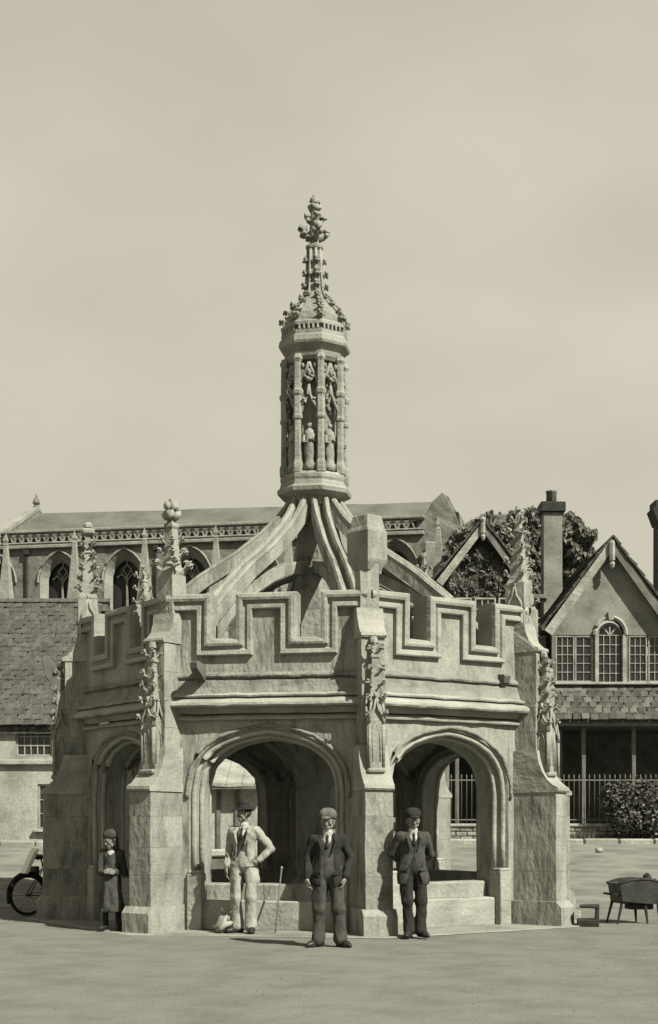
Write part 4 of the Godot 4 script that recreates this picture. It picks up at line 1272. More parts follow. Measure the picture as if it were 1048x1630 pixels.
func make_buttresses(X: Node3D):
	var stages := [
		["plinth", 0.238, [[3.2, 0.0], [4.36, 0.0], [4.36, 0.28], [4.28, 0.37], [3.2, 0.37]]],
		["pier", 0.192, [[3.2, 0.36], [4.26, 0.36], [4.26, 0.8], [4.26, 1.25], [4.26, 1.6], [4.26, 1.96], [3.2, 1.96]]],
		["weathering", 0.205, [[3.2, 1.95], [4.285, 1.95], [4.30, 1.975], [4.29, 2.02], [4.23, 2.05], [4.12, 2.15], [4.04, 2.27], [3.99, 2.41], [3.955, 2.56], [3.2, 2.56]]],
		["shaft", 0.165, [[3.2, 2.5], [3.93, 2.5], [3.93, 3.0], [3.93, 3.5], [3.93, 4.03], [3.2, 4.03]]],
		["weathering", 0.183, [[3.2, 4.02], [3.965, 4.02], [3.98, 4.045], [3.965, 4.08], [3.90, 4.10], [3.82, 4.18], [3.77, 4.30], [3.745, 4.44], [3.4, 4.46]]],
		["upper_shaft", 0.132, [[3.42, 4.3], [3.72, 4.3], [3.72, 4.7], [3.72, 5.06], [3.42, 5.06]]]]
	var sm := []
	for e in stages:
		var m := mb(0.008, 2.0)
		var pl := PackedVector2Array()
		for p in e[2]: pl.append(Vector2(p[0], p[1]))
		m.ext(pl, Vector3.ZERO, Vector3.BACK, Vector3.UP, Vector3.RIGHT, -e[1], e[1])
		sm.append(m.mesh())
	var courses := {}
	for e in [[1, 0.192, 4.26, 0.36, 1.96, [0.0, 0.27, 0.51, 0.78, 1.0]], [3, 0.165, 3.93, 2.5, 4.03, [0.0, 0.22, 0.5, 0.73, 1.0]]]:
		courses[e[0]] = []
		for j in 4:
			var y0 := lerpf(e[3], e[4], e[5][j]); var y1 := lerpf(e[3], e[4], e[5][j + 1])
			var m := mb(0.007, 2.4)
			m.box(Vector3(0, (y0 + y1) / 2, (3.2 + e[2]) / 2), Vector3(e[1] * 2, y1 - y0, e[2] - 3.2), 0.005)
			courses[e[0]].append(m.mesh())
	# the small crocketed pinnacle that stands on the first weathering
	var pn := mb(0.006, 3.0)
	pn.box(Vector3(0, 2.52, 3.99), Vector3(0.20, 0.76, 0.22), 0.012)
	pn.box(Vector3(0, 2.22, 4.0), Vector3(0.25, 0.07, 0.27), 0.02)
	pn.lathe([[0.135, 2.90], [0.125, 3.0], [0.085, 3.35], [0.06, 3.72], [0.085, 3.74], [0.085, 3.77], [0.055, 3.80], [0.045, 3.92]], 4, PI / 4, Vector3(0, 0, 3.99))
	pn.blob(Vector3(0, 3.97, 3.99), Vector3(0.06, 0.075, 0.06), 7, 5, 0.4, 2.0)
	var pn_m := pn.mesh()
	var gb := mb(0.004, 3.0, false)     # gablet with its little panel, one for each face of the pinnacle
	for s in [-1.0, 1.0]:
		gb.tube([Vector3(s * 0.12, 2.84, 0.13), Vector3(s * 0.09, 2.97, 0.14), Vector3(s * 0.035, 3.05, 0.14), Vector3(0, 3.2, 0.12)], [0.024, 0.024, 0.022, 0.016], 5)
		gb.tube([Vector3(s * 0.112, 2.26, 0.13), Vector3(s * 0.112, 2.86, 0.13)], [0.022], 5)
		gb.tube([Vector3(s * 0.06, 2.34, 0.128), Vector3(s * 0.06, 2.72, 0.128), Vector3(0, 2.86, 0.128)], [0.014], 4)
	gb.blob(Vector3(0, 3.22, 0.12), Vector3(0.035, 0.045, 0.035), 6, 4, 0.5, 5.0)
	var gb_m := gb.mesh()
	var tops := ["block", "spire", "back", "back", "back", "back", "stump", "bulb"]
	for k in 8:
		var a := deg_to_rad(TH + 45.0 * k)
		var B := part("buttress", X, Vector3(sin(a), 0, cos(a)) * 0.07, a)
		for i in stages.size():
			if i in [1, 3]:
				for j in 4: put("ashlar_course", courses[i][j], M.stone if rng.randf() < 0.6 else M.stone_b, B)
				continue
			put(stages[i][0], sm[i], [M.stone, M.stone, M.stone_trim, M.stone, M.stone_trim, M.stone][i], B)
		var front: bool = k in [0, 1, 6, 7]
		put("pinnacle", pn_m, M.carved, B)
		for f in 4:
			if f == 2: continue
			put("gablet", gb_m, M.carved, B, Vector3(0, 0, 3.99), f * PI / 2).scale = Vector3(0.84, 1, 0.84)
		if front:
			for c in 4:
				var ca := PI / 4 + c * PI / 2
				var d := Vector3(sin(ca), 0, cos(ca))
				for e in [[0.125, 2.98, 1.15], [0.10, 3.20, 1.1], [0.08, 3.40, 1.05], [0.065, 3.58, 1.0], [0.045, 3.86, 1.1]]:
					if c in [1, 2] and e[1] < 3.1: continue
					crocket(B, d * e[0] + Vector3(0, e[1], 3.99), ca, e[2])
		# what is left of the upper pinnacles differs from corner to corner
		var c0 := Vector3(0, 0, 3.57)
		var u := mb(0.008, 3.0)
		match tops[k]:
			"block":
				u.xf = Transform3D(Basis(Vector3.UP, deg_to_rad(34.0)), c0)
				u.lathe([[0.19, 4.98], [0.262, 5.08], [0.275, 5.12], [0.275, 5.50], [0.24, 5.56], [0.20, 5.72], [0.19, 5.73]], 4, PI / 4)
				put("capping_block", u.mesh(), M.stone, B)
			"bulb":
				u.lathe([[0.187, 5.0], [0.205, 5.05], [0.14, 5.11], [0.115, 5.2], [0.08, 5.66], [0.105, 5.69], [0.105, 5.73], [0.065, 5.76], [0.055, 5.82]], 4, PI / 4, c0)
				put("upper_pinnacle", u.mesh(), M.carved, B)
				var f := mb(0.0, 1.0, false)
				for c in 4:
					var ca := c * PI / 2 + 0.4
					f.blob(c0 + Vector3(sin(ca) * 0.07, 5.85, cos(ca) * 0.07), Vector3(0.07, 0.07, 0.07), 7, 5, 0.4, c * 3.0)
					f.blob(c0 + Vector3(sin(ca + 0.8) * 0.055, 5.97, cos(ca + 0.8) * 0.055), Vector3(0.068, 0.072, 0.068), 7, 5, 0.4, c * 5.0)
				f.blob(c0 + Vector3(0, 6.05, 0), Vector3(0.05, 0.05, 0.05), 7, 5, 0.3, 1.0)
				put("finial", f.mesh(), M.carved, B)
				for c in 4:
					var ca := PI / 4 + c * PI / 2
					for e in [[0.12, 5.14, 1.7], [0.095, 5.34, 1.25], [0.08, 5.50, 1.2]]:
						crocket(B, c0 + Vector3(sin(ca) * e[0], e[1], cos(ca) * e[0]), ca, e[2])
			_:
				var tall: float = {"spire": 6.25, "stump": 6.1, "back": 6.1}[tops[k]]
				if k == 3: tall = 6.5
				u.lathe([[0.187, 5.0], [0.20, 5.04], [0.16, 5.1], [0.14, 5.16], [lerpf(0.14, 0.03, 0.62), lerpf(5.16, tall, 0.62)], [lerpf(0.14, 0.03, 0.62) + 0.025, lerpf(5.16, tall, 0.63)], [lerpf(0.14, 0.03, 0.66), lerpf(5.16, tall, 0.66)], [0.05 if tops[k] == "stump" else 0.02, tall - 0.06]], 4, PI / 4, c0)
				if tops[k] == "stump":
					u.box(c0 + Vector3(0, tall - 0.02, 0), Vector3(0.2, 0.10, 0.2), 0.03)
					u.box(c0 + Vector3(0, tall + 0.07, 0), Vector3(0.14, 0.12, 0.14), 0.04)
				else:
					u.blob(c0 + Vector3(0, tall - 0.09, 0), Vector3(0.055, 0.06, 0.055), 6, 4, 0.5, 2.0)
				put("upper_pinnacle", u.mesh(), M.carved, B)
				for f in 4:
					var g = put("gablet", gb_m, M.carved, B, c0 + Vector3(0, 1.66, 0), f * PI / 2)
					g.scale = Vector3(1.0, 1.05, 1.0)
				for c in 4:
					var ca := PI / 4 + c * PI / 2
					for j in (5 if front else 4):
						var t := (j + 0.3) / (5.0 if front else 4.0)
						crocket(B, c0 + Vector3(sin(ca), 0, cos(ca)) * lerpf(0.135, 0.03, t) + Vector3(0, lerpf(5.14, tall - 0.1, t), 0), ca, 1.15 if front else 1.05)

# ------------------------------------------------------------------ small things
func ring_pts(r: float, n := 28) -> Array:
	var o := []
	for i in n + 1: o.append(Vector3(cos(TAU * i / n) * r, sin(TAU * i / n) * r, 0))
	return o

func make_bicycle():
	# local +x is forward, wheels in the xy plane
	var B := thing("bicycle", "black bicycle leaning against the side of the cross with its rear wheel out", "bicycle", Vector3(-4.62, 0.0, 0.20), deg_to_rad(40.0))
	B.rotation.x = 0.0
	var r := 0.335
	for e in [0.0, 1.08]:
		var W := part("wheel", B, Vector3(e, r, 0))
		var t := mb(0, 1, false); t.tube(ring_pts(r - 0.02), [0.021], 7, false); put("tyre", t.mesh(), M.rubber, W)
		var ri := mb(0, 1, false); ri.tube(ring_pts(r - 0.045), [0.011], 5, false); put("rim", ri.mesh(), M.black_iron, W)
		var sp := mb(0, 1, false)
		for i in 20:
			var a := TAU * i / 20.0
			sp.tube([Vector3(cos(a + 0.5) * 0.02, sin(a + 0.5) * 0.02, 0.03 if i % 2 else -0.03), Vector3(cos(a) * (r - 0.05), sin(a) * (r - 0.05), 0)], [0.0028], 3, false)
		put("spokes", sp.mesh(), M.steel, W)
		var hb := mb(0, 1, false); hb.tube([Vector3(0, 0, -0.05), Vector3(0, 0, 0.05)], [0.022], 8); put("hub", hb.mesh(), M.black_iron, W)
		var g := mb(0, 1, false)
		var gp := []
		for i in 13: gp.append(Vector3(cos(lerpf(0.5, 3.5, i / 12.0)) * (r + 0.025), sin(lerpf(0.5, 3.5, i / 12.0)) * (r + 0.025), 0))
		g.tube(gp, [0.03], 5); put("mudguard", g.mesh(), M.black_iron, W)
	var crank := Vector3(0.44, 0.29, 0); var seat := Vector3(0.26, 0.82, 0); var head := Vector3(0.86, 0.86, 0); var head2 := Vector3(0.90, 0.70, 0)
	var f := mb(0, 1, false)
	for e in [[seat, crank], [crank, head2], [seat - Vector3(-0.03, 0.08, 0), head], [head + Vector3(-0.02, 0.1, 0), head2], [head2, Vector3(1.08, r, 0.05)], [head2, Vector3(1.08, r, -0.05)]]:
		f.tube([e[0], e[1]], [0.017], 7)
	for s in [-0.06, 0.06]:
		f.tube([Vector3(0, r, s), crank + Vector3(0, 0, s * 0.5)], [0.011], 6)
		f.tube([Vector3(0, r, s), seat - Vector3(0, 0.06, -s * 0.4)], [0.010], 6)
	put("frame", f.mesh(), M.black_iron, B)
	var ch := mb(0, 1, false)
	ch.xf = Transform3D(Basis(), crank + Vector3(0, 0, 0.05)); ch.tube(ring_pts(0.09, 18), [0.008], 5, false)
	ch.xf = Transform3D()
	ch.tube([crank + Vector3(0, 0.09, 0.05), Vector3(0, r + 0.03, 0.05)], [0.006], 4); ch.tube([crank + Vector3(0, -0.09, 0.05), Vector3(0, r - 0.03, 0.05)], [0.006], 4)
	for s in [-1.0, 1.0]:
		ch.tube([crank + Vector3(0, 0, s * 0.06), crank + Vector3(0.1 * s, -0.13 * s, s * 0.07)], [0.009], 5)
		ch.box(crank + Vector3(0.1 * s, -0.13 * s, s * 0.12), Vector3(0.09, 0.02, 0.08))
	put("chain_set", ch.mesh(), M.black_iron, B)
	var sd := mb(0.0, 1, false)
	sd.tube([seat, seat + Vector3(-0.03, 0.1, 0)], [0.012], 6)
	sd.blob(seat + Vector3(-0.11, 0.13, 0), Vector3(0.10, 0.04, 0.10), 10, 6)
	sd.tube([seat + Vector3(-0.1, 0.13, 0), seat + Vector3(0.14, 0.12, 0)], [0.05, 0.022], 8)
	put("saddle", sd.mesh(), M.leather, B)
	var bar := mb(0, 1, false)
	bar.tube([head + Vector3(0.0, 0.12, 0), head + Vector3(0.06, 0.16, 0.1), head + Vector3(0.04, 0.15, 0.24), head + Vector3(-0.12, 0.12, 0.29)], [0.011], 6)
	bar.tube([head + Vector3(0.0, 0.12, 0), head + Vector3(0.06, 0.16, -0.1), head + Vector3(0.04, 0.15, -0.24), head + Vector3(-0.12, 0.12, -0.29)], [0.011], 6)
	put("handlebar", bar.mesh(), M.steel, B)
	var tb := mb(0.004, 4.0); tb.box(Vector3(0.12, 0.74, 0), Vector3(0.08, 0.12, 0.2), 0.02); put("tool_bag", tb.mesh(), M.leather, B)
	# the pale folded paper wedged behind the saddle
	var N := thing("folded_newspaper", "pale folded newspaper wedged behind the bicycle saddle", "newspaper", B.transform * Vector3(0.02, 0.72, 0.02), deg_to_rad(48.0))
	var nm := mb(0.01, 4.0)
	nm.xf = Transform3D(Basis(Vector3.BACK, -0.55), Vector3(0, 0.16, 0))
	nm.box(Vector3(0, 0, 0), Vector3(0.05, 0.46, 0.16), 0.015)
	put("outer_sheet", nm.mesh(), M.paper, N)
	var nm2 := mb(0.008, 4.0)
	nm2.xf = Transform3D(Basis(Vector3.BACK, -0.5), Vector3(-0.045, 0.14, 0.01))
	nm2.box(Vector3(0, 0, 0), Vector3(0.025, 0.40, 0.14), 0.008)
	put("inner_sheet", nm2.mesh(), M.paper, N)

func make_small_things():
	make_bicycle()
	# barrow at the edge of the square
	var c := Vector3(4.76, 0.0, 1.75)
	var C := thing("wooden_barrow", "dark wooden barrow with a bowed rim standing on splayed legs", "barrow", c, deg_to_rad(12.0))
	C.scale = Vector3(0.8, 0.95, 0.85)
	var t := mb(0.006, 2.0)
	var side := PackedVector2Array([Vector2(-0.27, 0.36), Vector2(0.42, 0.30), Vector2(0.46, 0.66), Vector2(0.30, 0.69), Vector2(0.1, 0.70), Vector2(-0.12, 0.685), Vector2(-0.33, 0.63)])
	t.ext(side, Vector3.ZERO, Vector3.RIGHT, Vector3.UP, Vector3.BACK, 0.24, 0.27)
	put("side_board", t.mesh(), M.dark_wood, C)
	var t2 := mb(0.006, 2.0); t2.ext(side, Vector3.ZERO, Vector3.RIGHT, Vector3.UP, Vector3.BACK, -0.27, -0.24); put("side_board", t2.mesh(), M.dark_wood, C)
	var e1 := mb(0.004, 2.0); e1.xf = Transform3D(Basis(Vector3.BACK, 0.2), Vector3(-0.29, 0.5, 0)); e1.box(Vector3.ZERO, Vector3(0.03, 0.30, 0.5)); put("end_board", e1.mesh(), M.wood, C)
	var e2 := mb(0.004, 2.0); e2.xf = Transform3D(Basis(Vector3.BACK, -0.1), Vector3(0.43, 0.5, 0)); e2.box(Vector3.ZERO, Vector3(0.03, 0.34, 0.5)); put("end_board", e2.mesh(), M.dark_wood, C)
	var bt := mb(0.004, 2.0); bt.box(Vector3(0.08, 0.34, 0), Vector3(0.70, 0.04, 0.48), 0.01); bt.box(Vector3(0.18, 0.27, 0), Vector3(0.46, 0.10, 0.3), 0.02); put("floor_board", bt.mesh(), M.dark_wood, C)
	for s in [-0.26, 0.26]:
		var rim := mb(0, 1, false)
		rim.tube([Vector3(-0.35, 0.63, s), Vector3(-0.12, 0.69, s), Vector3(0.1, 0.705, s), Vector3(0.3, 0.695, s), Vector3(0.46, 0.66, s)], [0.022], 6)
		put("rim", rim.mesh(), M.dark_wood, C)
	for e in [[-0.24, 0.42, -0.36, 0.22], [-0.24, 0.42, -0.36, -0.22], [0.2, 0.32, 0.24, 0.22], [0.2, 0.32, 0.24, -0.22], [0.43, 0.5, 0.46, 0.25]]:
		var l := mb(0.004, 3.0); l.tube([Vector3(e[0], e[1], e[3] * 0.95), Vector3((e[0] + e[2]) / 2, e[1] / 2, e[3]), Vector3(e[2], 0.0, e[3] * 1.1)], [0.032, 0.026, 0.016], 6); put("leg", l.mesh(), M.dark_wood, C)
	for s in [-0.2, 0.2]:
		var h := mb(0, 1, false); h.tube([Vector3(-0.2, 0.44, s), Vector3(-0.44, 0.47, s)], [0.022, 0.018], 6); put("handle", h.mesh(), M.dark_wood, C)
	var kn := mb(0.004, 4.0); kn.blob(Vector3(0.36, 0.73, 0.0), Vector3(0.08, 0.06, 0.08), 7, 5, 0.4, 3.0); kn.box(Vector3(0.36, 0.66, 0), Vector3(0.1, 0.1, 0.5)); put("load", kn.mesh(), M.leather, C)
	# mounting frame beside the pier
	var F := thing("wooden_stand", "low dark wooden stand with one open side beside the end pier", "stand", Vector3(4.02, 0.0, 2.35), deg_to_rad(-10.0))
	for s in [[Vector3(0.0, 0.055, 0), Vector3(0.32, 0.11, 0.26)], [Vector3(0.13, 0.17, 0), Vector3(0.06, 0.24, 0.24)], [Vector3(0.02, 0.29, 0), Vector3(0.28, 0.045, 0.26)]]:
		var b := mb(0.006, 3.0); b.box(s[0], s[1], 0.012); put("board", b.mesh(), M.dark_wood, F)
	# a pale stone in the road
	var p := px(954, 1371, 37.0)
	var S := thing("pale_stone", "small pale rounded stone lying alone in the roadway", "stone", Vector3(p.x, ground_y(p.z), p.z))
	var sm := mb(0.0, 1.0, false); sm.blob(Vector3(0, 0.07, 0), Vector3(0.1, 0.08, 0.09), 9, 6, 0.2, 3.0); put("pebble", sm.mesh(), M.plaster, S)
	# walking stick leaning on the step
	var st := px(447, 1380, 19.3)
	var K := thing("walking_stick", "thin pale walking stick leaning against the step beside the cream coated man", "walking stick", Vector3(st.x - 0.07, 0.02, 3.82))
	var km := mb(0.003, 4.0, false); km.tube([Vector3(0, 0, 0), Vector3(0.04, 0.45, -0.17), Vector3(0.075, 0.86, -0.33)], [0.010, 0.011, 0.012], 6); put("stick", km.mesh(), M.wood, K)
	var kk := mb(0, 1, false); kk.blob(Vector3(0.077, 0.875, -0.337), Vector3(0.018, 0.02, 0.018), 6, 4); put("knob", kk.mesh(), M.plaster, K)
	# bundle at the feet of the cream coated man
	var Bn := thing("cloth_bundle", "crumpled pale sack lying at the feet of the cream coated man", "sack", Vector3(-1.18, 0.02, 3.70), deg_to_rad(10.0))
	var bm := mb(0.03, 2.5, false)
	bm.blob(Vector3(0.0, 0.10, 0), Vector3(0.17, 0.11, 0.13), 12, 8, 0.35, 5.0)
	bm.blob(Vector3(0.09, 0.18, -0.02), Vector3(0.10, 0.10, 0.09), 10, 7, 0.4, 8.0)
	put("sacking", bm.mesh(), M.cream_cloth, Bn)
	var bn2 := mb(0.01, 3.0, false); bn2.tube([Vector3(0.10, 0.24, -0.02), Vector3(0.12, 0.29, -0.02), Vector3(0.16, 0.32, 0.0)], [0.04, 0.025, 0.05], 7); put("neck", bn2.mesh(), M.cream_cloth, Bn)

# ------------------------------------------------------------------ people
# bones: [a, b, radius at a, radius at b, squash along z]; meshed from their joined distance field
func field_mesh(bones: Array, cell: float, k: float, cuts := [], wrinkle := 0.0, wf := 14.0) -> Array:
	var lo := Vector3.ONE * 1e9; var hi := -lo
	for b in bones:
		var r: float = maxf(b[2], b[3]) + cell * 2.5
		lo = lo.min((b[0] as Vector3).min(b[1]) - Vector3.ONE * r); hi = hi.max((b[0] as Vector3).max(b[1]) + Vector3.ONE * r)
	var nx := int((hi.x - lo.x) / cell) + 2; var ny := int((hi.y - lo.y) / cell) + 2; var nzz := int((hi.z - lo.z) / cell) + 2
	var F := PackedFloat32Array(); F.resize(nx * ny * nzz); F.fill(1.0)
	for b in bones:
		var a: Vector3 = b[0]; var e: Vector3 = b[1] - b[0]
		var ra: float = b[2]; var rb: float = b[3]; var sq: float = b[4] if b.size() > 4 else 1.0
		var isq := 1.0 / sq
		var ee := Vector3(e.x, e.y, e.z * isq)
		var l2 := maxf(ee.length_squared(), 1e-8)
		var r := maxf(ra, rb) + k + cell * 2.0
		var b0: Vector3 = (a.min(b[1]) - Vector3.ONE * r - lo) / cell; var b1: Vector3 = (a.max(b[1]) + Vector3.ONE * r - lo) / cell
		for iz in range(maxi(0, int(b0.z)), mini(nzz, int(b1.z) + 2)):
			for iy in range(maxi(0, int(b0.y)), mini(ny, int(b1.y) + 2)):
				var row := (iz * ny + iy) * nx
				for ix in range(maxi(0, int(b0.x)), mini(nx, int(b1.x) + 2)):
					var p := Vector3(lo.x + ix * cell - a.x, lo.y + iy * cell - a.y, (lo.z + iz * cell - a.z) * isq)
					var t := clampf(p.dot(ee) / l2, 0.0, 1.0)
					var d := ((p - ee * t).length() - lerpf(ra, rb, t)) * (1.0 if sq >= 1.0 else lerpf(1.0, sq, 0.35))
					var f := F[row + ix]
					var h := maxf(k - absf(f - d), 0.0)
					F[row + ix] = minf(f, d) - h * h * 0.25 / k
	if wrinkle > 0.0 or cuts:
		for iz in nzz:
			for iy in ny:
				for ix in nx:
					var i := (iz * ny + iy) * nx + ix
					var f := F[i]
					if f > 0.08 or f < -0.08: continue
					var p := lo + Vector3(ix, iy, iz) * cell
					if wrinkle > 0.0:
						f += nz.get_noise_3d(p.x * wf * 20.0, p.y * wf * 9.0, p.z * wf * 20.0) * wrinkle
					for c in cuts:
						f = maxf(f, c.call(p))
					F[i] = f
	var map := PackedInt32Array(); map.resize(nx * ny * nzz); map.fill(-1)
	var vs := PackedVector3Array(); var ns := PackedVector3Array(); var id := PackedInt32Array()
	var sx := 1; var sy := nx; var sz := nx * ny
	var corner := [0, sx, sy, sx + sy, sz, sx + sz, sy + sz, sx + sy + sz]
	var edges := [[0, 1], [2, 3], [4, 5], [6, 7], [0, 2], [1, 3], [4, 6], [5, 7], [0, 4], [1, 5], [2, 6], [3, 7]]
	var cp := []
	for c in 8: cp.append(Vector3(c & 1, (c >> 1) & 1, (c >> 2) & 1))
	for iz in nzz - 1:
		for iy in ny - 1:
			var row := (iz * ny + iy) * nx
			for ix in nx - 1:
				var i := row + ix
				var f0 := F[i]
				if f0 > cell * 2.0 or f0 < -cell * 2.0: continue
				var mask := 0
				for c in 8:
					if F[i + corner[c]] < 0.0: mask |= 1 << c
				if mask == 0 or mask == 255: continue
				var s := Vector3.ZERO; var n := 0
				for e in edges:
					var a := F[i + corner[e[0]]]; var b := F[i + corner[e[1]]]
					if (a < 0.0) != (b < 0.0):
						s += (cp[e[0]] as Vector3).lerp(cp[e[1]], a / (a - b)); n += 1
				map[i] = vs.size()
				vs.append(lo + (Vector3(ix, iy, iz) + s / n) * cell)
				var g := Vector3(F[i + 1] + F[i + sx + sy] + F[i + sx + sz] + F[i + sx + sy + sz] - F[i] - F[i + sy] - F[i + sz] - F[i + sy + sz],
					F[i + sy] + F[i + sx + sy] + F[i + sy + sz] + F[i + sx + sy + sz] - F[i] - F[i + sx] - F[i + sz] - F[i + sx + sz],
					F[i + sz] + F[i + sx + sz] + F[i + sy + sz] + F[i + sx + sy + sz] - F[i] - F[i + sx] - F[i + sy] - F[i + sx + sy])
				ns.append(g.normalized())
	for iz in range(1, nzz - 1):
		for iy in range(1, ny - 1):
			for ix in range(1, nx - 1):
				var i := (iz * ny + iy) * nx + ix
				if map[i] < 0: continue
				var f0 := F[i] < 0.0
				for ax in [[sx, sy, sz], [sy, sz, sx], [sz, sx, sy]]:
					if (F[i + ax[0]] < 0.0) == f0: continue
					var a := map[i]; var b := map[i - ax[1]]; var c := map[i - ax[1] - ax[2]]; var d := map[i - ax[2]]
					if b < 0 or c < 0 or d < 0: continue
					if f0: id.append_array([a, c, b, a, d, c])
					else: id.append_array([a, b, c, a, c, d])
	return [vs, ns, id]

func to_mesh(parts: Array) -> ArrayMesh:
	var vs := PackedVector3Array(); var ns := PackedVector3Array(); var id := PackedInt32Array()
	for p in parts:
		var o := vs.size()
		vs.append_array(p[0]); ns.append_array(p[1])
		for i in p[2]: id.append(i + o)
	var ar := []; ar.resize(Mesh.ARRAY_MAX)
	ar[Mesh.ARRAY_VERTEX] = vs; ar[Mesh.ARRAY_NORMAL] = ns; ar[Mesh.ARRAY_INDEX] = id
	var m := ArrayMesh.new()
	m.add_surface_from_arrays(Mesh.PRIMITIVE_TRIANGLES, ar)
	return m

func moved(bones: Array, x: Transform3D) -> Array:
	var o := []
	for b in bones:
		var c = b.duplicate(); c[0] = x * (b[0] as Vector3); c[1] = x * (b[1] as Vector3); o.append(c)
	return o

func V(x: float, y: float, z: float) -> Vector3:
	return Vector3(x, y, z)

func head_bones() -> Array:
	# centred on the middle of the head, 0.225 high, face to +z
	var o := [
		[V(0, 0.035, -0.012), V(0, 0.030, 0.012), 0.078, 0.076],
		[V(0, -0.02, 0.01), V(0, -0.065, 0.035), 0.060, 0.042],
		[V(0, -0.085, 0.052), V(0, -0.092, 0.055), 0.024, 0.022],
		[V(-0.04, -0.055, 0.018), V(0.04, -0.055, 0.018), 0.030, 0.030],
		[V(0, 0.012, 0.082), V(0, -0.022, 0.098), 0.010, 0.014],
		[V(-0.012, -0.026, 0.088), V(0.012, -0.026, 0.088), 0.010, 0.010],
		[V(-0.034, 0.022, 0.072), V(0.034, 0.022, 0.072), 0.014, 0.014],
		[V(-0.018, -0.054, 0.078), V(0.018, -0.054, 0.078), 0.008, 0.008],
		[V(-0.016, -0.066, 0.074), V(0.016, -0.066, 0.074), 0.008, 0.008],
		[V(-0.042, -0.012, 0.058), V(-0.04, -0.02, 0.05), 0.020, 0.020], [V(0.042, -0.012, 0.058), V(0.04, -0.02, 0.05), 0.020, 0.020],
		[V(-0.078, 0.005, -0.005), V(-0.076, -0.03, 0.002), 0.016, 0.011], [V(0.078, 0.005, -0.005), V(0.076, -0.03, 0.002), 0.016, 0.011]]
	return o

func hand_bones(w: Vector3, dir: Vector3, palm: Vector3, curl: float, side: float) -> Array:
	# wrist, direction of the fingers, direction the palm faces, how far the fingers are bent, side of the thumb
	var d := dir.normalized(); var p := (palm - d * palm.dot(d)).normalized(); var s := d.cross(p).normalized() * side
	var o := [[w, w + d * 0.04, 0.024, 0.028], [w + d * 0.04 - s * 0.022, w + d * 0.085 - s * 0.028, 0.018, 0.014], [w + d * 0.04 + s * 0.02, w + d * 0.09 + s * 0.026, 0.018, 0.014], [w + d * 0.05, w + d * 0.088, 0.018, 0.015]]
	var ln := [0.062, 0.078, 0.072, 0.056]
	for i in 4:
		var off := s * (0.030 - 0.020 * i)
		var b := w + d * (0.088 - 0.003 * absf(i - 1.2)) + off
		var a1 := curl * 0.6; var a2 := curl * 1.4
		var k: Vector3 = b + (d * cos(a1) + p * sin(a1)) * ln[i] * 0.5
		var e: Vector3 = k + (d * cos(a2) + p * sin(a2)) * ln[i] * 0.5
		o.append([b, k, 0.0092, 0.0086]); o.append([k, e, 0.0086, 0.0074])
	var tb := w + d * 0.028 + s * 0.026
	var tk := tb + (d * 0.65 + s * 0.6 + p * 0.3).normalized() * 0.042
	o.append([tb, tk, 0.013, 0.010]); o.append([tk, tk + (d * 0.9 + p * 0.4).normalized() * 0.03, 0.010, 0.008])
	return o

func limb(o: Array, a: Vector3, b: Vector3, c: Vector3, r0: float, r1: float, r2: float):
	o.append([a, b, r0, r1]); o.append([b, c, r1 * 0.98, r2])

# P: head turn/tilt and every joint; returns the node
func make_person(called: String, label: String, at: Vector3, turn: float, P: Dictionary) -> Node3D:
	var N := thing(called, label, "person", at, turn, "")
	var hd: Transform3D = Transform3D(Basis.from_euler(P.head_turn) * Basis.from_scale(Vector3.ONE * P.get("head_size", 1.0)), P.head)
	# skin: a whole figure under the clothes, head and hands on finer grids
	var s: float = P.get("size", 1.0)
	var b := [[P.pelvis, P.chest, 0.105 * s, 0.11 * s, 0.72], [P.chest + V(-0.08 * s, 0.02, 0), P.chest + V(0.08 * s, 0.02, 0), 0.08 * s, 0.08 * s, 0.8], [P.chest + V(0, 0.05, -0.01), P.head + V(0, -0.06, -0.012), 0.058 * s, 0.048 * s]]
	for side in ["l", "r"]:
		limb(b, P["hip_" + side], P["knee_" + side], P["ankle_" + side], 0.075 * s, 0.052 * s, 0.036 * s)
		b.append([P["ankle_" + side], P["toe_" + side], 0.036 * s, 0.028 * s])
		limb(b, P["sho_" + side], P["elb_" + side], P["wri_" + side], 0.048 * s, 0.038 * s, 0.024 * s)
	var parts := [field_mesh(b, 0.016, 0.04), field_mesh(moved(head_bones(), hd), 0.0052, 0.012)]
	for side in ["l", "r"]:
		if P.has("hand_" + side):
			var h = P["hand_" + side]
			var hb := hand_bones(P["wri_" + side], h[0], h[1], h[2], h[3])
			if s < 0.9:
				for e in hb:
					e[0] = P["wri_" + side] + (e[0] - P["wri_" + side]) * 0.85; e[1] = P["wri_" + side] + (e[1] - P["wri_" + side]) * 0.85; e[2] *= 0.85; e[3] *= 0.85
			parts.append(field_mesh(hb, 0.0045, 0.008))
	put("body", to_mesh(parts), M.skin, N)
	# eyes as part of the face
	var ey := mb(0, 1, false)
	for sd in [-1.0, 1.0]:
		ey.blob(hd * V(sd * 0.031, 0.008, 0.074), Vector3(0.008, 0.004, 0.006), 7, 5)
	put("eyes", ey.mesh(), M.hair, N)
	return N

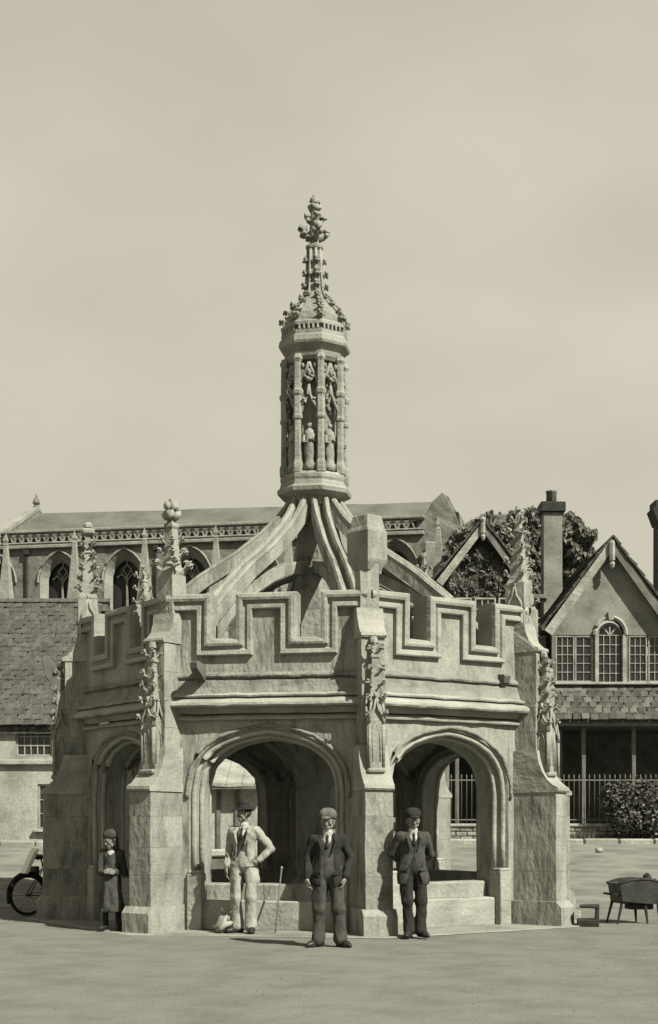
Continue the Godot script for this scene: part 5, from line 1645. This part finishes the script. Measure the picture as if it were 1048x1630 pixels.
func boots(N: Node3D, P: Dictionary, m: Material, s := 1.0, high := 0.10):
	for side in ["l", "r"]:
		var a: Vector3 = P["ankle_" + side]; var t: Vector3 = P["toe_" + side]
		var f := (t - a) * Vector3(1, 0, 1)
		f = f.normalized()
		var gy := 0.032 * s
		var heel := Vector3(a.x, gy + 0.008, a.z) - f * 0.055 * s; var ball := Vector3(a.x, gy, a.z) + f * 0.13 * s; var tip := Vector3(a.x, gy * 0.95, a.z) + f * 0.18 * s
		var bones := [[heel, ball, 0.042 * s, 0.044 * s], [ball, tip, 0.042 * s, 0.032 * s], [a + V(0, high * 0.5, 0), Vector3(a.x, 0.06 * s, a.z), 0.052 * s, 0.05 * s], [Vector3(a.x, 0.09 * s, a.z), ball, 0.048 * s, 0.036 * s]]
		put("boot", to_mesh([field_mesh(bones, 0.010, 0.025, [func(p): return -p.y])]), m, N)

func flat_cap(N: Node3D, P: Dictionary, m: Material):
	var hd: Transform3D = Transform3D(Basis.from_euler(P.head_turn) * Basis.from_scale(Vector3.ONE * P.get("head_size", 1.0)), P.head)
	var c := [[V(-0.028, 0.085, -0.02), V(0.028, 0.085, -0.02), 0.082, 0.082], [V(-0.035, 0.088, 0.035), V(0.035, 0.088, 0.035), 0.056, 0.056], [V(0, 0.088, -0.07), V(0, 0.088, -0.05), 0.062, 0.068]]
	var cm := to_mesh([field_mesh(moved(c, hd), 0.008, 0.04, [func(p): return (hd.affine_inverse() * p).y * -1.0 + 0.052], 0.004, 20.0)])
	put("cap_crown", cm, m, N)
	var k := [[V(-0.045, 0.062, 0.085), V(0.045, 0.062, 0.085), 0.016, 0.016], [V(-0.03, 0.054, 0.118), V(0.03, 0.054, 0.118), 0.013, 0.013], [V(0, 0.066, 0.06), V(0, 0.056, 0.12), 0.02, 0.014]]
	put("cap_peak", to_mesh([field_mesh(moved(k, hd), 0.0055, 0.02)]), m, N)

func hair_back(N: Node3D, P: Dictionary, long := false):
	var hd: Transform3D = Transform3D(Basis.from_euler(P.head_turn) * Basis.from_scale(Vector3.ONE * P.get("head_size", 1.0)), P.head)
	var h := [[V(0, 0.03, -0.022), V(0, 0.035, -0.03), 0.083, 0.083], [V(-0.06, 0.0, -0.03), V(0.06, 0.0, -0.03), 0.035, 0.035]]
	if long:
		h.append([V(-0.055, 0.0, -0.02), V(-0.06, -0.12, -0.03), 0.035, 0.03]); h.append([V(0.055, 0.0, -0.02), V(0.06, -0.12, -0.03), 0.035, 0.03]); h.append([V(0, 0.0, -0.07), V(0, -0.15, -0.06), 0.05, 0.04])
	put("hair", to_mesh([field_mesh(moved(h, hd), 0.008, 0.03, [func(p):
		var q = hd.affine_inverse() * p
		return q.z - 0.028 + maxf(0.0, 0.03 - q.y) * 0.3], 0.003, 25.0)]), M.hair, N)

func trousers(N: Node3D, P: Dictionary, m: Material, r0: float, r1: float, r2: float):
	var b := [[P.pelvis + V(-0.05, 0.0, 0), P.pelvis + V(0.05, 0.0, 0), 0.118, 0.118, 0.82], [P.pelvis + V(0, 0.12, 0), P.pelvis, 0.135, 0.14, 0.75]]
	for side in ["l", "r"]:
		limb(b, P["hip_" + side], P["knee_" + side], P["ankle_" + side] + V(0, 0.02, 0.01), r0, r1, r2)
		b.append([P["ankle_" + side] + V(0, 0.05, 0.01), P["ankle_" + side] + V(0, 0.0, 0.025), r2, r2 * 1.03])
	put("trousers", to_mesh([field_mesh(b, 0.012, 0.03, [], 0.026, 5.0)]), m, N)

func torso_bones(P: Dictionary, pad: float, hem: float) -> Array:
	var c: Vector3 = P.chest; var p: Vector3 = P.pelvis
	var o := [
		[c + V(-0.085, 0.03, 0), c + V(0.085, 0.03, 0), 0.092 + pad, 0.092 + pad, 0.85],
		[c + V(0, 0.0, 0), p + V(0, 0.14, 0), 0.15 + pad, 0.135 + pad, 0.70],
		[p + V(-0.04, 0.14, 0), p + V(-0.06, hem, 0), 0.112 + pad, 0.125 + pad * 2.2, 0.80],
		[p + V(0.04, 0.14, 0), p + V(0.06, hem, 0), 0.112 + pad, 0.125 + pad * 2.2, 0.80],
		[P.sho_l + V(0, -0.01, 0), c + V(0, 0.095, -0.01), 0.044 + pad, 0.05 + pad], [P.sho_r + V(0, -0.01, 0), c + V(0, 0.095, -0.01), 0.044 + pad, 0.05 + pad]]
	return o

func jacket(N: Node3D, P: Dictionary, m: Material, hem: float, open_top: float, open_low: float, lap_y: float, sleeve := 0.062, wr := 0.0):
	var b := torso_bones(P, 0.014, hem)
	for side in ["l", "r"]:
		limb(b, P["sho_" + side], P["elb_" + side], (P["wri_" + side] as Vector3).lerp(P["elb_" + side], 0.06), sleeve - 0.002, sleeve - 0.007, sleeve - 0.02)
	var cy: float = P.pelvis.y + hem - 0.06
	var neck: float = P.chest.y + 0.115
	var mid: float = P.chest.x
	# the front is open: a strip whose width goes from open_top at the neck to nothing at lap_y and open_low at the hem
	var cut := func(p: Vector3):
		var w := 0.0
		if p.y > lap_y: w = open_top * smoothstep(0.0, 1.0, (p.y - lap_y) / maxf(0.02, neck - lap_y))
		else: w = open_low * clampf((lap_y - p.y) / maxf(0.02, lap_y - cy), 0.0, 1.0)
		if open_top < 0.0: w = open_low
		var front := minf(w - absf(p.x - mid), p.z - P.chest.z - 0.02)
		if w <= 0.004: front = -1.0
		return maxf(front, cy - p.y)
	put("jacket", to_mesh([field_mesh(b, 0.010, 0.025, [cut], 0.020 + wr, 6.0)]), m, N)
	# lapels and pocket flaps lie on the cloth
	var c: Vector3 = P.chest
	for s in [-1.0, 1.0]:
		var wl := maxf(open_low if open_top < 0.0 else open_top, 0.04)
		var lp := [[c + V(s * 0.055, 0.125, 0.03), c + V(s * (wl + 0.03), 0.05, 0.108), 0.016, 0.022], [c + V(s * (wl + 0.03), 0.05, 0.108), c + V(s * (wl * 0.6 + 0.012), -0.10, 0.125), 0.022, 0.009]]
		put("lapel", to_mesh([field_mesh(lp, 0.007, 0.012)]), m, N)
		var pf := mb(0.002, 6.0)
		pf.xf = Transform3D(Basis.from_euler(V(0.05, s * 0.55, 0)), P.pelvis + V(s * 0.125, 0.02 + hem * 0.2, 0.112))
		pf.box(Vector3.ZERO, Vector3(0.11, 0.045, 0.014), 0.004)
		put("pocket_flap", pf.mesh(), m, N)

func waistcoat(N: Node3D, P: Dictionary, m: Material, hem := 0.06):
	var b := torso_bones(P, -0.002, hem)
	var mid: float = P.chest.x
	var top: float = P.chest.y + 0.115
	put("waistcoat", to_mesh([field_mesh(b, 0.012, 0.03, [func(p: Vector3):
		return maxf(minf((p.y - (top - 0.16)) * 0.42 - absf(p.x - mid), p.z - P.chest.z - 0.01), P.pelvis.y + hem - 0.09 - p.y)], 0.004, 8.0)]), m, N)
	var c := [[P.chest + V(0, 0.04, 0.02), P.chest + V(0, 0.12, 0.01), 0.085, 0.06, 0.85], [P.chest + V(0, 0.11, 0.0), P.chest + V(0, 0.155, 0.01), 0.064, 0.062]]
	put("shirt_collar", to_mesh([field_mesh(c, 0.009, 0.02)]), M.shirt, N)
	var t := [[P.chest + V(0, 0.115, 0.066), P.chest + V(0, 0.10, 0.075), 0.016, 0.016], [P.chest + V(0, 0.10, 0.078), P.chest + V(0, -0.02, 0.105), 0.014, 0.022]]
	put("necktie", to_mesh([field_mesh(t, 0.006, 0.01)]), M.dark_cloth, N)

func standing(h := 1.70) -> Dictionary:
	var k := h / 1.70
	var P := {"pelvis": V(0, 0.93, 0), "chest": V(0, 1.28, -0.005), "head": V(0, 1.575, 0.015), "head_turn": Vector3.ZERO,
		"hip_l": V(0.09, 0.88, 0), "knee_l": V(0.11, 0.48, 0.02), "ankle_l": V(0.12, 0.09, -0.01), "toe_l": V(0.16, 0.04, 0.13),
		"hip_r": V(-0.09, 0.88, 0), "knee_r": V(-0.11, 0.48, 0.02), "ankle_r": V(-0.12, 0.09, -0.01), "toe_r": V(-0.16, 0.04, 0.13),
		"sho_l": V(0.17, 1.365, -0.01), "elb_l": V(0.235, 1.11, -0.03), "wri_l": V(0.225, 0.87, 0.05),
		"sho_r": V(-0.17, 1.365, -0.01), "elb_r": V(-0.235, 1.11, -0.03), "wri_r": V(-0.225, 0.87, 0.05)}
	for e in P:
		if e != "head_turn": P[e] = P[e] * k
	return P

func make_people():
	# left and right below are the person's own; the viewer sees them mirrored
	# --- man in the cream coat, weight on one leg, hand on the hip, looking along the street
	var P := standing(1.74)
	P.head_turn = Vector3(0.05, -0.75, 0.05)
	P.knee_l = V(0.12, 0.49, 0.05); P.ankle_l = V(0.12, 0.09, 0.03); P.toe_l = V(0.18, 0.04, 0.18)
	P.knee_r = V(-0.10, 0.49, 0.05); P.ankle_r = V(-0.09, 0.09, 0.0); P.toe_r = V(-0.16, 0.04, 0.14)
	P.elb_l = V(0.36, 1.14, -0.10); P.wri_l = V(0.225, 0.98, 0.06)
	P.elb_r = V(-0.25, 1.12, -0.06); P.wri_r = V(-0.23, 0.88, 0.06)
	P.hand_l = [V(-0.75, -0.45, 0.25), V(-0.3, 0.2, -1.0), 0.8, -1.0]; P.hand_r = [V(0.0, -1.0, 0.15), V(1, 0, -0.2), 0.5, 1.0]
	var N := make_person("person", "man in a long cream coat and dark hat standing with one hand on his hip", V(-0.92, 0.02, 3.74), deg_to_rad(-20.0), P)
	trousers(N, P, M.cream_cloth, 0.096, 0.082, 0.074)
	waistcoat(N, P, M.vest_cloth, 0.02)
	jacket(N, P, M.cream_cloth, -0.22, -1.0, 0.075, 1.16, 0.062, 0.004)
	boots(N, P, M.boots)
	hair_back(N, P)
	var hd := Transform3D(Basis.from_euler(P.head_turn), P.head)
	var hc := [[V(0, 0.085, -0.01), V(0, 0.125, -0.012), 0.098, 0.082], [V(-0.02, 0.15, -0.015), V(0.02, 0.15, -0.015), 0.05, 0.05]]
	put("hat_crown", to_mesh([field_mesh(moved(hc, hd), 0.008, 0.03, [func(p): return 0.068 - (hd.affine_inverse() * p).y])]), M.dark_cloth, N)
	var hb := mb(0.006, 3.0, false); hb.xf = hd
	hb.lathe([[0.09, 0.066], [0.145, 0.058], [0.152, 0.064], [0.145, 0.072], [0.09, 0.082]], 20, 0, V(0, 0, 0.005), Vector2(0.92, 1.05))
	put("hat_brim", hb.mesh(), M.dark_cloth, N)
	# neckerchief
	var nk := [[P.chest + V(-0.035, 0.115, 0.045), P.chest + V(0.035, 0.115, 0.045), 0.026, 0.026], [P.chest + V(0, 0.10, 0.06), P.chest + V(0.01, 0.02, 0.095), 0.024, 0.016]]
	put("neckerchief", to_mesh([field_mesh(nk, 0.008, 0.02)]), M.shirt, N)
	# --- man in the dark suit and pale cap, legs apart
	P = standing(1.66)
	P.head_turn = Vector3(0.12, -0.12, 0.0)
	P.hip_l = V(0.09, 0.86, 0); P.knee_l = V(0.135, 0.47, 0.03); P.ankle_l = V(0.165, 0.09, 0.0); P.toe_l = V(0.26, 0.04, 0.12)
	P.hip_r = V(-0.09, 0.86, 0); P.knee_r = V(-0.105, 0.47, 0.03); P.ankle_r = V(-0.115, 0.09, 0.0); P.toe_r = V(-0.21, 0.04, 0.11)
	P.elb_l = V(0.275, 1.09, -0.07); P.wri_l = V(0.215, 0.86, 0.07); P.elb_r = V(-0.25, 1.08, -0.03); P.wri_r = V(-0.25, 0.84, 0.06)
	P.hand_l = [V(-0.2, -0.95, 0.1), V(-1, 0, 0), 0.4, -1.0]; P.hand_r = [V(0.05, -1.0, 0.2), V(1, 0, -0.2), 0.9, 1.0]
	N = make_person("person", "man in a dark three piece suit and pale flat cap standing with legs apart", V(0.22, 0.0, 5.62), deg_to_rad(-4.0), P)
	trousers(N, P, M.mid_cloth, 0.098, 0.084, 0.076)
	waistcoat(N, P, M.vest_cloth, 0.05)
	jacket(N, P, M.dark_cloth, -0.10, -1.0, 0.075, 1.02, 0.063)
	boots(N, P, M.boots); hair_back(N, P); flat_cap(N, P, M.tweed)
	# --- younger man in a buttoned suit, hands behind his back
	P = standing(1.65)
	P.head_turn = Vector3(0.14, 0.10, 0.03)
	P.knee_l = V(0.10, 0.47, 0.03); P.ankle_l = V(0.105, 0.09, 0.03); P.toe_l = V(0.15, 0.04, 0.17)
	P.knee_r = V(-0.085, 0.47, 0.03); P.ankle_r = V(-0.055, 0.09, 0.0); P.toe_r = V(-0.10, 0.04, 0.13)
	P.elb_l = V(0.245, 1.09, -0.09); P.wri_l = V(0.08, 0.93, -0.18); P.elb_r = V(-0.27, 1.09, -0.09); P.wri_r = V(-0.08, 0.92, -0.19)
	P.hand_l = [V(-0.9, -0.3, 0.0), V(0, 0, -1), 0.7, 1.0]; P.hand_r = [V(0.9, -0.3, 0.0), V(0, 0, -1), 0.7, -1.0]
	N = make_person("person", "young man in a buttoned dark suit and cap with hands behind his back", V(1.34, 0.02, 4.42), deg_to_rad(5.0), P)
	trousers(N, P, M.dark_cloth, 0.096, 0.080, 0.070)
	waistcoat(N, P, M.dark_cloth, 0.05)
	jacket(N, P, M.mid_cloth, -0.15, 0.06, 0.11, 1.06, 0.062)
	boots(N, P, M.leather); hair_back(N, P); flat_cap(N, P, M.dark_cloth)
	# --- child in a belted coat against the shaded pier
	P = {}
	var q := standing(1.33)
	for e in q: P[e] = q[e]
	P.head_turn = Vector3(0.22, -0.75, 0.1); P.head_size = 0.92; P.size = 0.74
	P.head = V(-0.01, 1.235, 0.03)
	P.elb_l = V(0.17, 0.80, -0.02); P.wri_l = V(0.035, 0.82, 0.14); P.elb_r = V(-0.17, 0.80, -0.01); P.wri_r = V(-0.035, 0.81, 0.145)
	P.hand_l = [V(-0.9, 0.0, 0.3), V(0, -0.3, -1), 0.8, -1.0]; P.hand_r = [V(0.9, 0.05, 0.3), V(0, -0.3, -1), 0.8, 1.0]
	N = make_person("person", "child in a belted knee length coat and soft cap standing against the pier", V(-2.80, 0.02, 3.24), deg_to_rad(-6.0), P)
	var ch: Vector3 = P.chest; var pv: Vector3 = P.pelvis
	var cb := [[ch + V(-0.06, 0.02, 0), ch + V(0.06, 0.02, 0), 0.085, 0.085, 0.85], [ch, pv + V(0, 0.08, 0), 0.118, 0.105, 0.8], [P.sho_l, ch + V(0, 0.06, 0), 0.055, 0.05], [P.sho_r, ch + V(0, 0.06, 0), 0.055, 0.05]]
	for s in ["l", "r"]:
		limb(cb, P["sho_" + s], P["elb_" + s], (P["wri_" + s] as Vector3).lerp(P["elb_" + s], 0.1), 0.05, 0.046, 0.036)
	for i in 7:
		var a := TAU * i / 7.0 + 0.3
		cb.append([pv + V(cos(a) * 0.03, 0.10, sin(a) * 0.03), V(cos(a) * 0.12, 0.28, sin(a) * 0.10 + 0.01), 0.075, 0.075])
	put("coat", to_mesh([field_mesh(cb, 0.011, 0.03, [func(p: Vector3): return 0.25 - p.y], 0.03, 6.0)]), M.mid_cloth, N)
	var bt := mb(0.003, 4.0, false); bt.lathe([[0.128, pv.y + 0.10], [0.134, pv.y + 0.115], [0.128, pv.y + 0.135]], 18, 0, V(0, 0, 0), Vector2(1.0, 0.86)); put("belt", bt.mesh(), M.leather, N)
	var co := [[ch + V(-0.03, 0.075, 0.03), ch + V(0.03, 0.075, 0.03), 0.035, 0.035], [ch + V(0, 0.07, 0.05), ch + V(-0.01, 0.05, 0.075), 0.022, 0.018]]
	put("collar", to_mesh([field_mesh(co, 0.009, 0.02)]), M.shirt, N)
	var stk := []
	for s in ["l", "r"]:
		limb(stk, P["hip_" + s] - V(0, 0.15, 0), P["knee_" + s], P["ankle_" + s], 0.062, 0.05, 0.036)
	put("stockings", to_mesh([field_mesh(stk, 0.011, 0.02)]), M.dark_cloth, N)
	boots(N, P, M.boots, 0.78, 0.08); hair_back(N, P, true)
	var hx := Transform3D(Basis.from_euler(P.head_turn) * Basis.from_scale(Vector3.ONE * 0.92), P.head)
	put("soft_cap", to_mesh([field_mesh(moved([[V(-0.035, 0.085, -0.02), V(0.035, 0.085, -0.02), 0.086, 0.086], [V(0, 0.10, -0.05), V(0, 0.10, 0.03), 0.07, 0.06]], hx), 0.008, 0.03, [func(p): return 0.05 - (hx.affine_inverse() * p).y], 0.004, 18.0)]), M.mid_cloth, N)
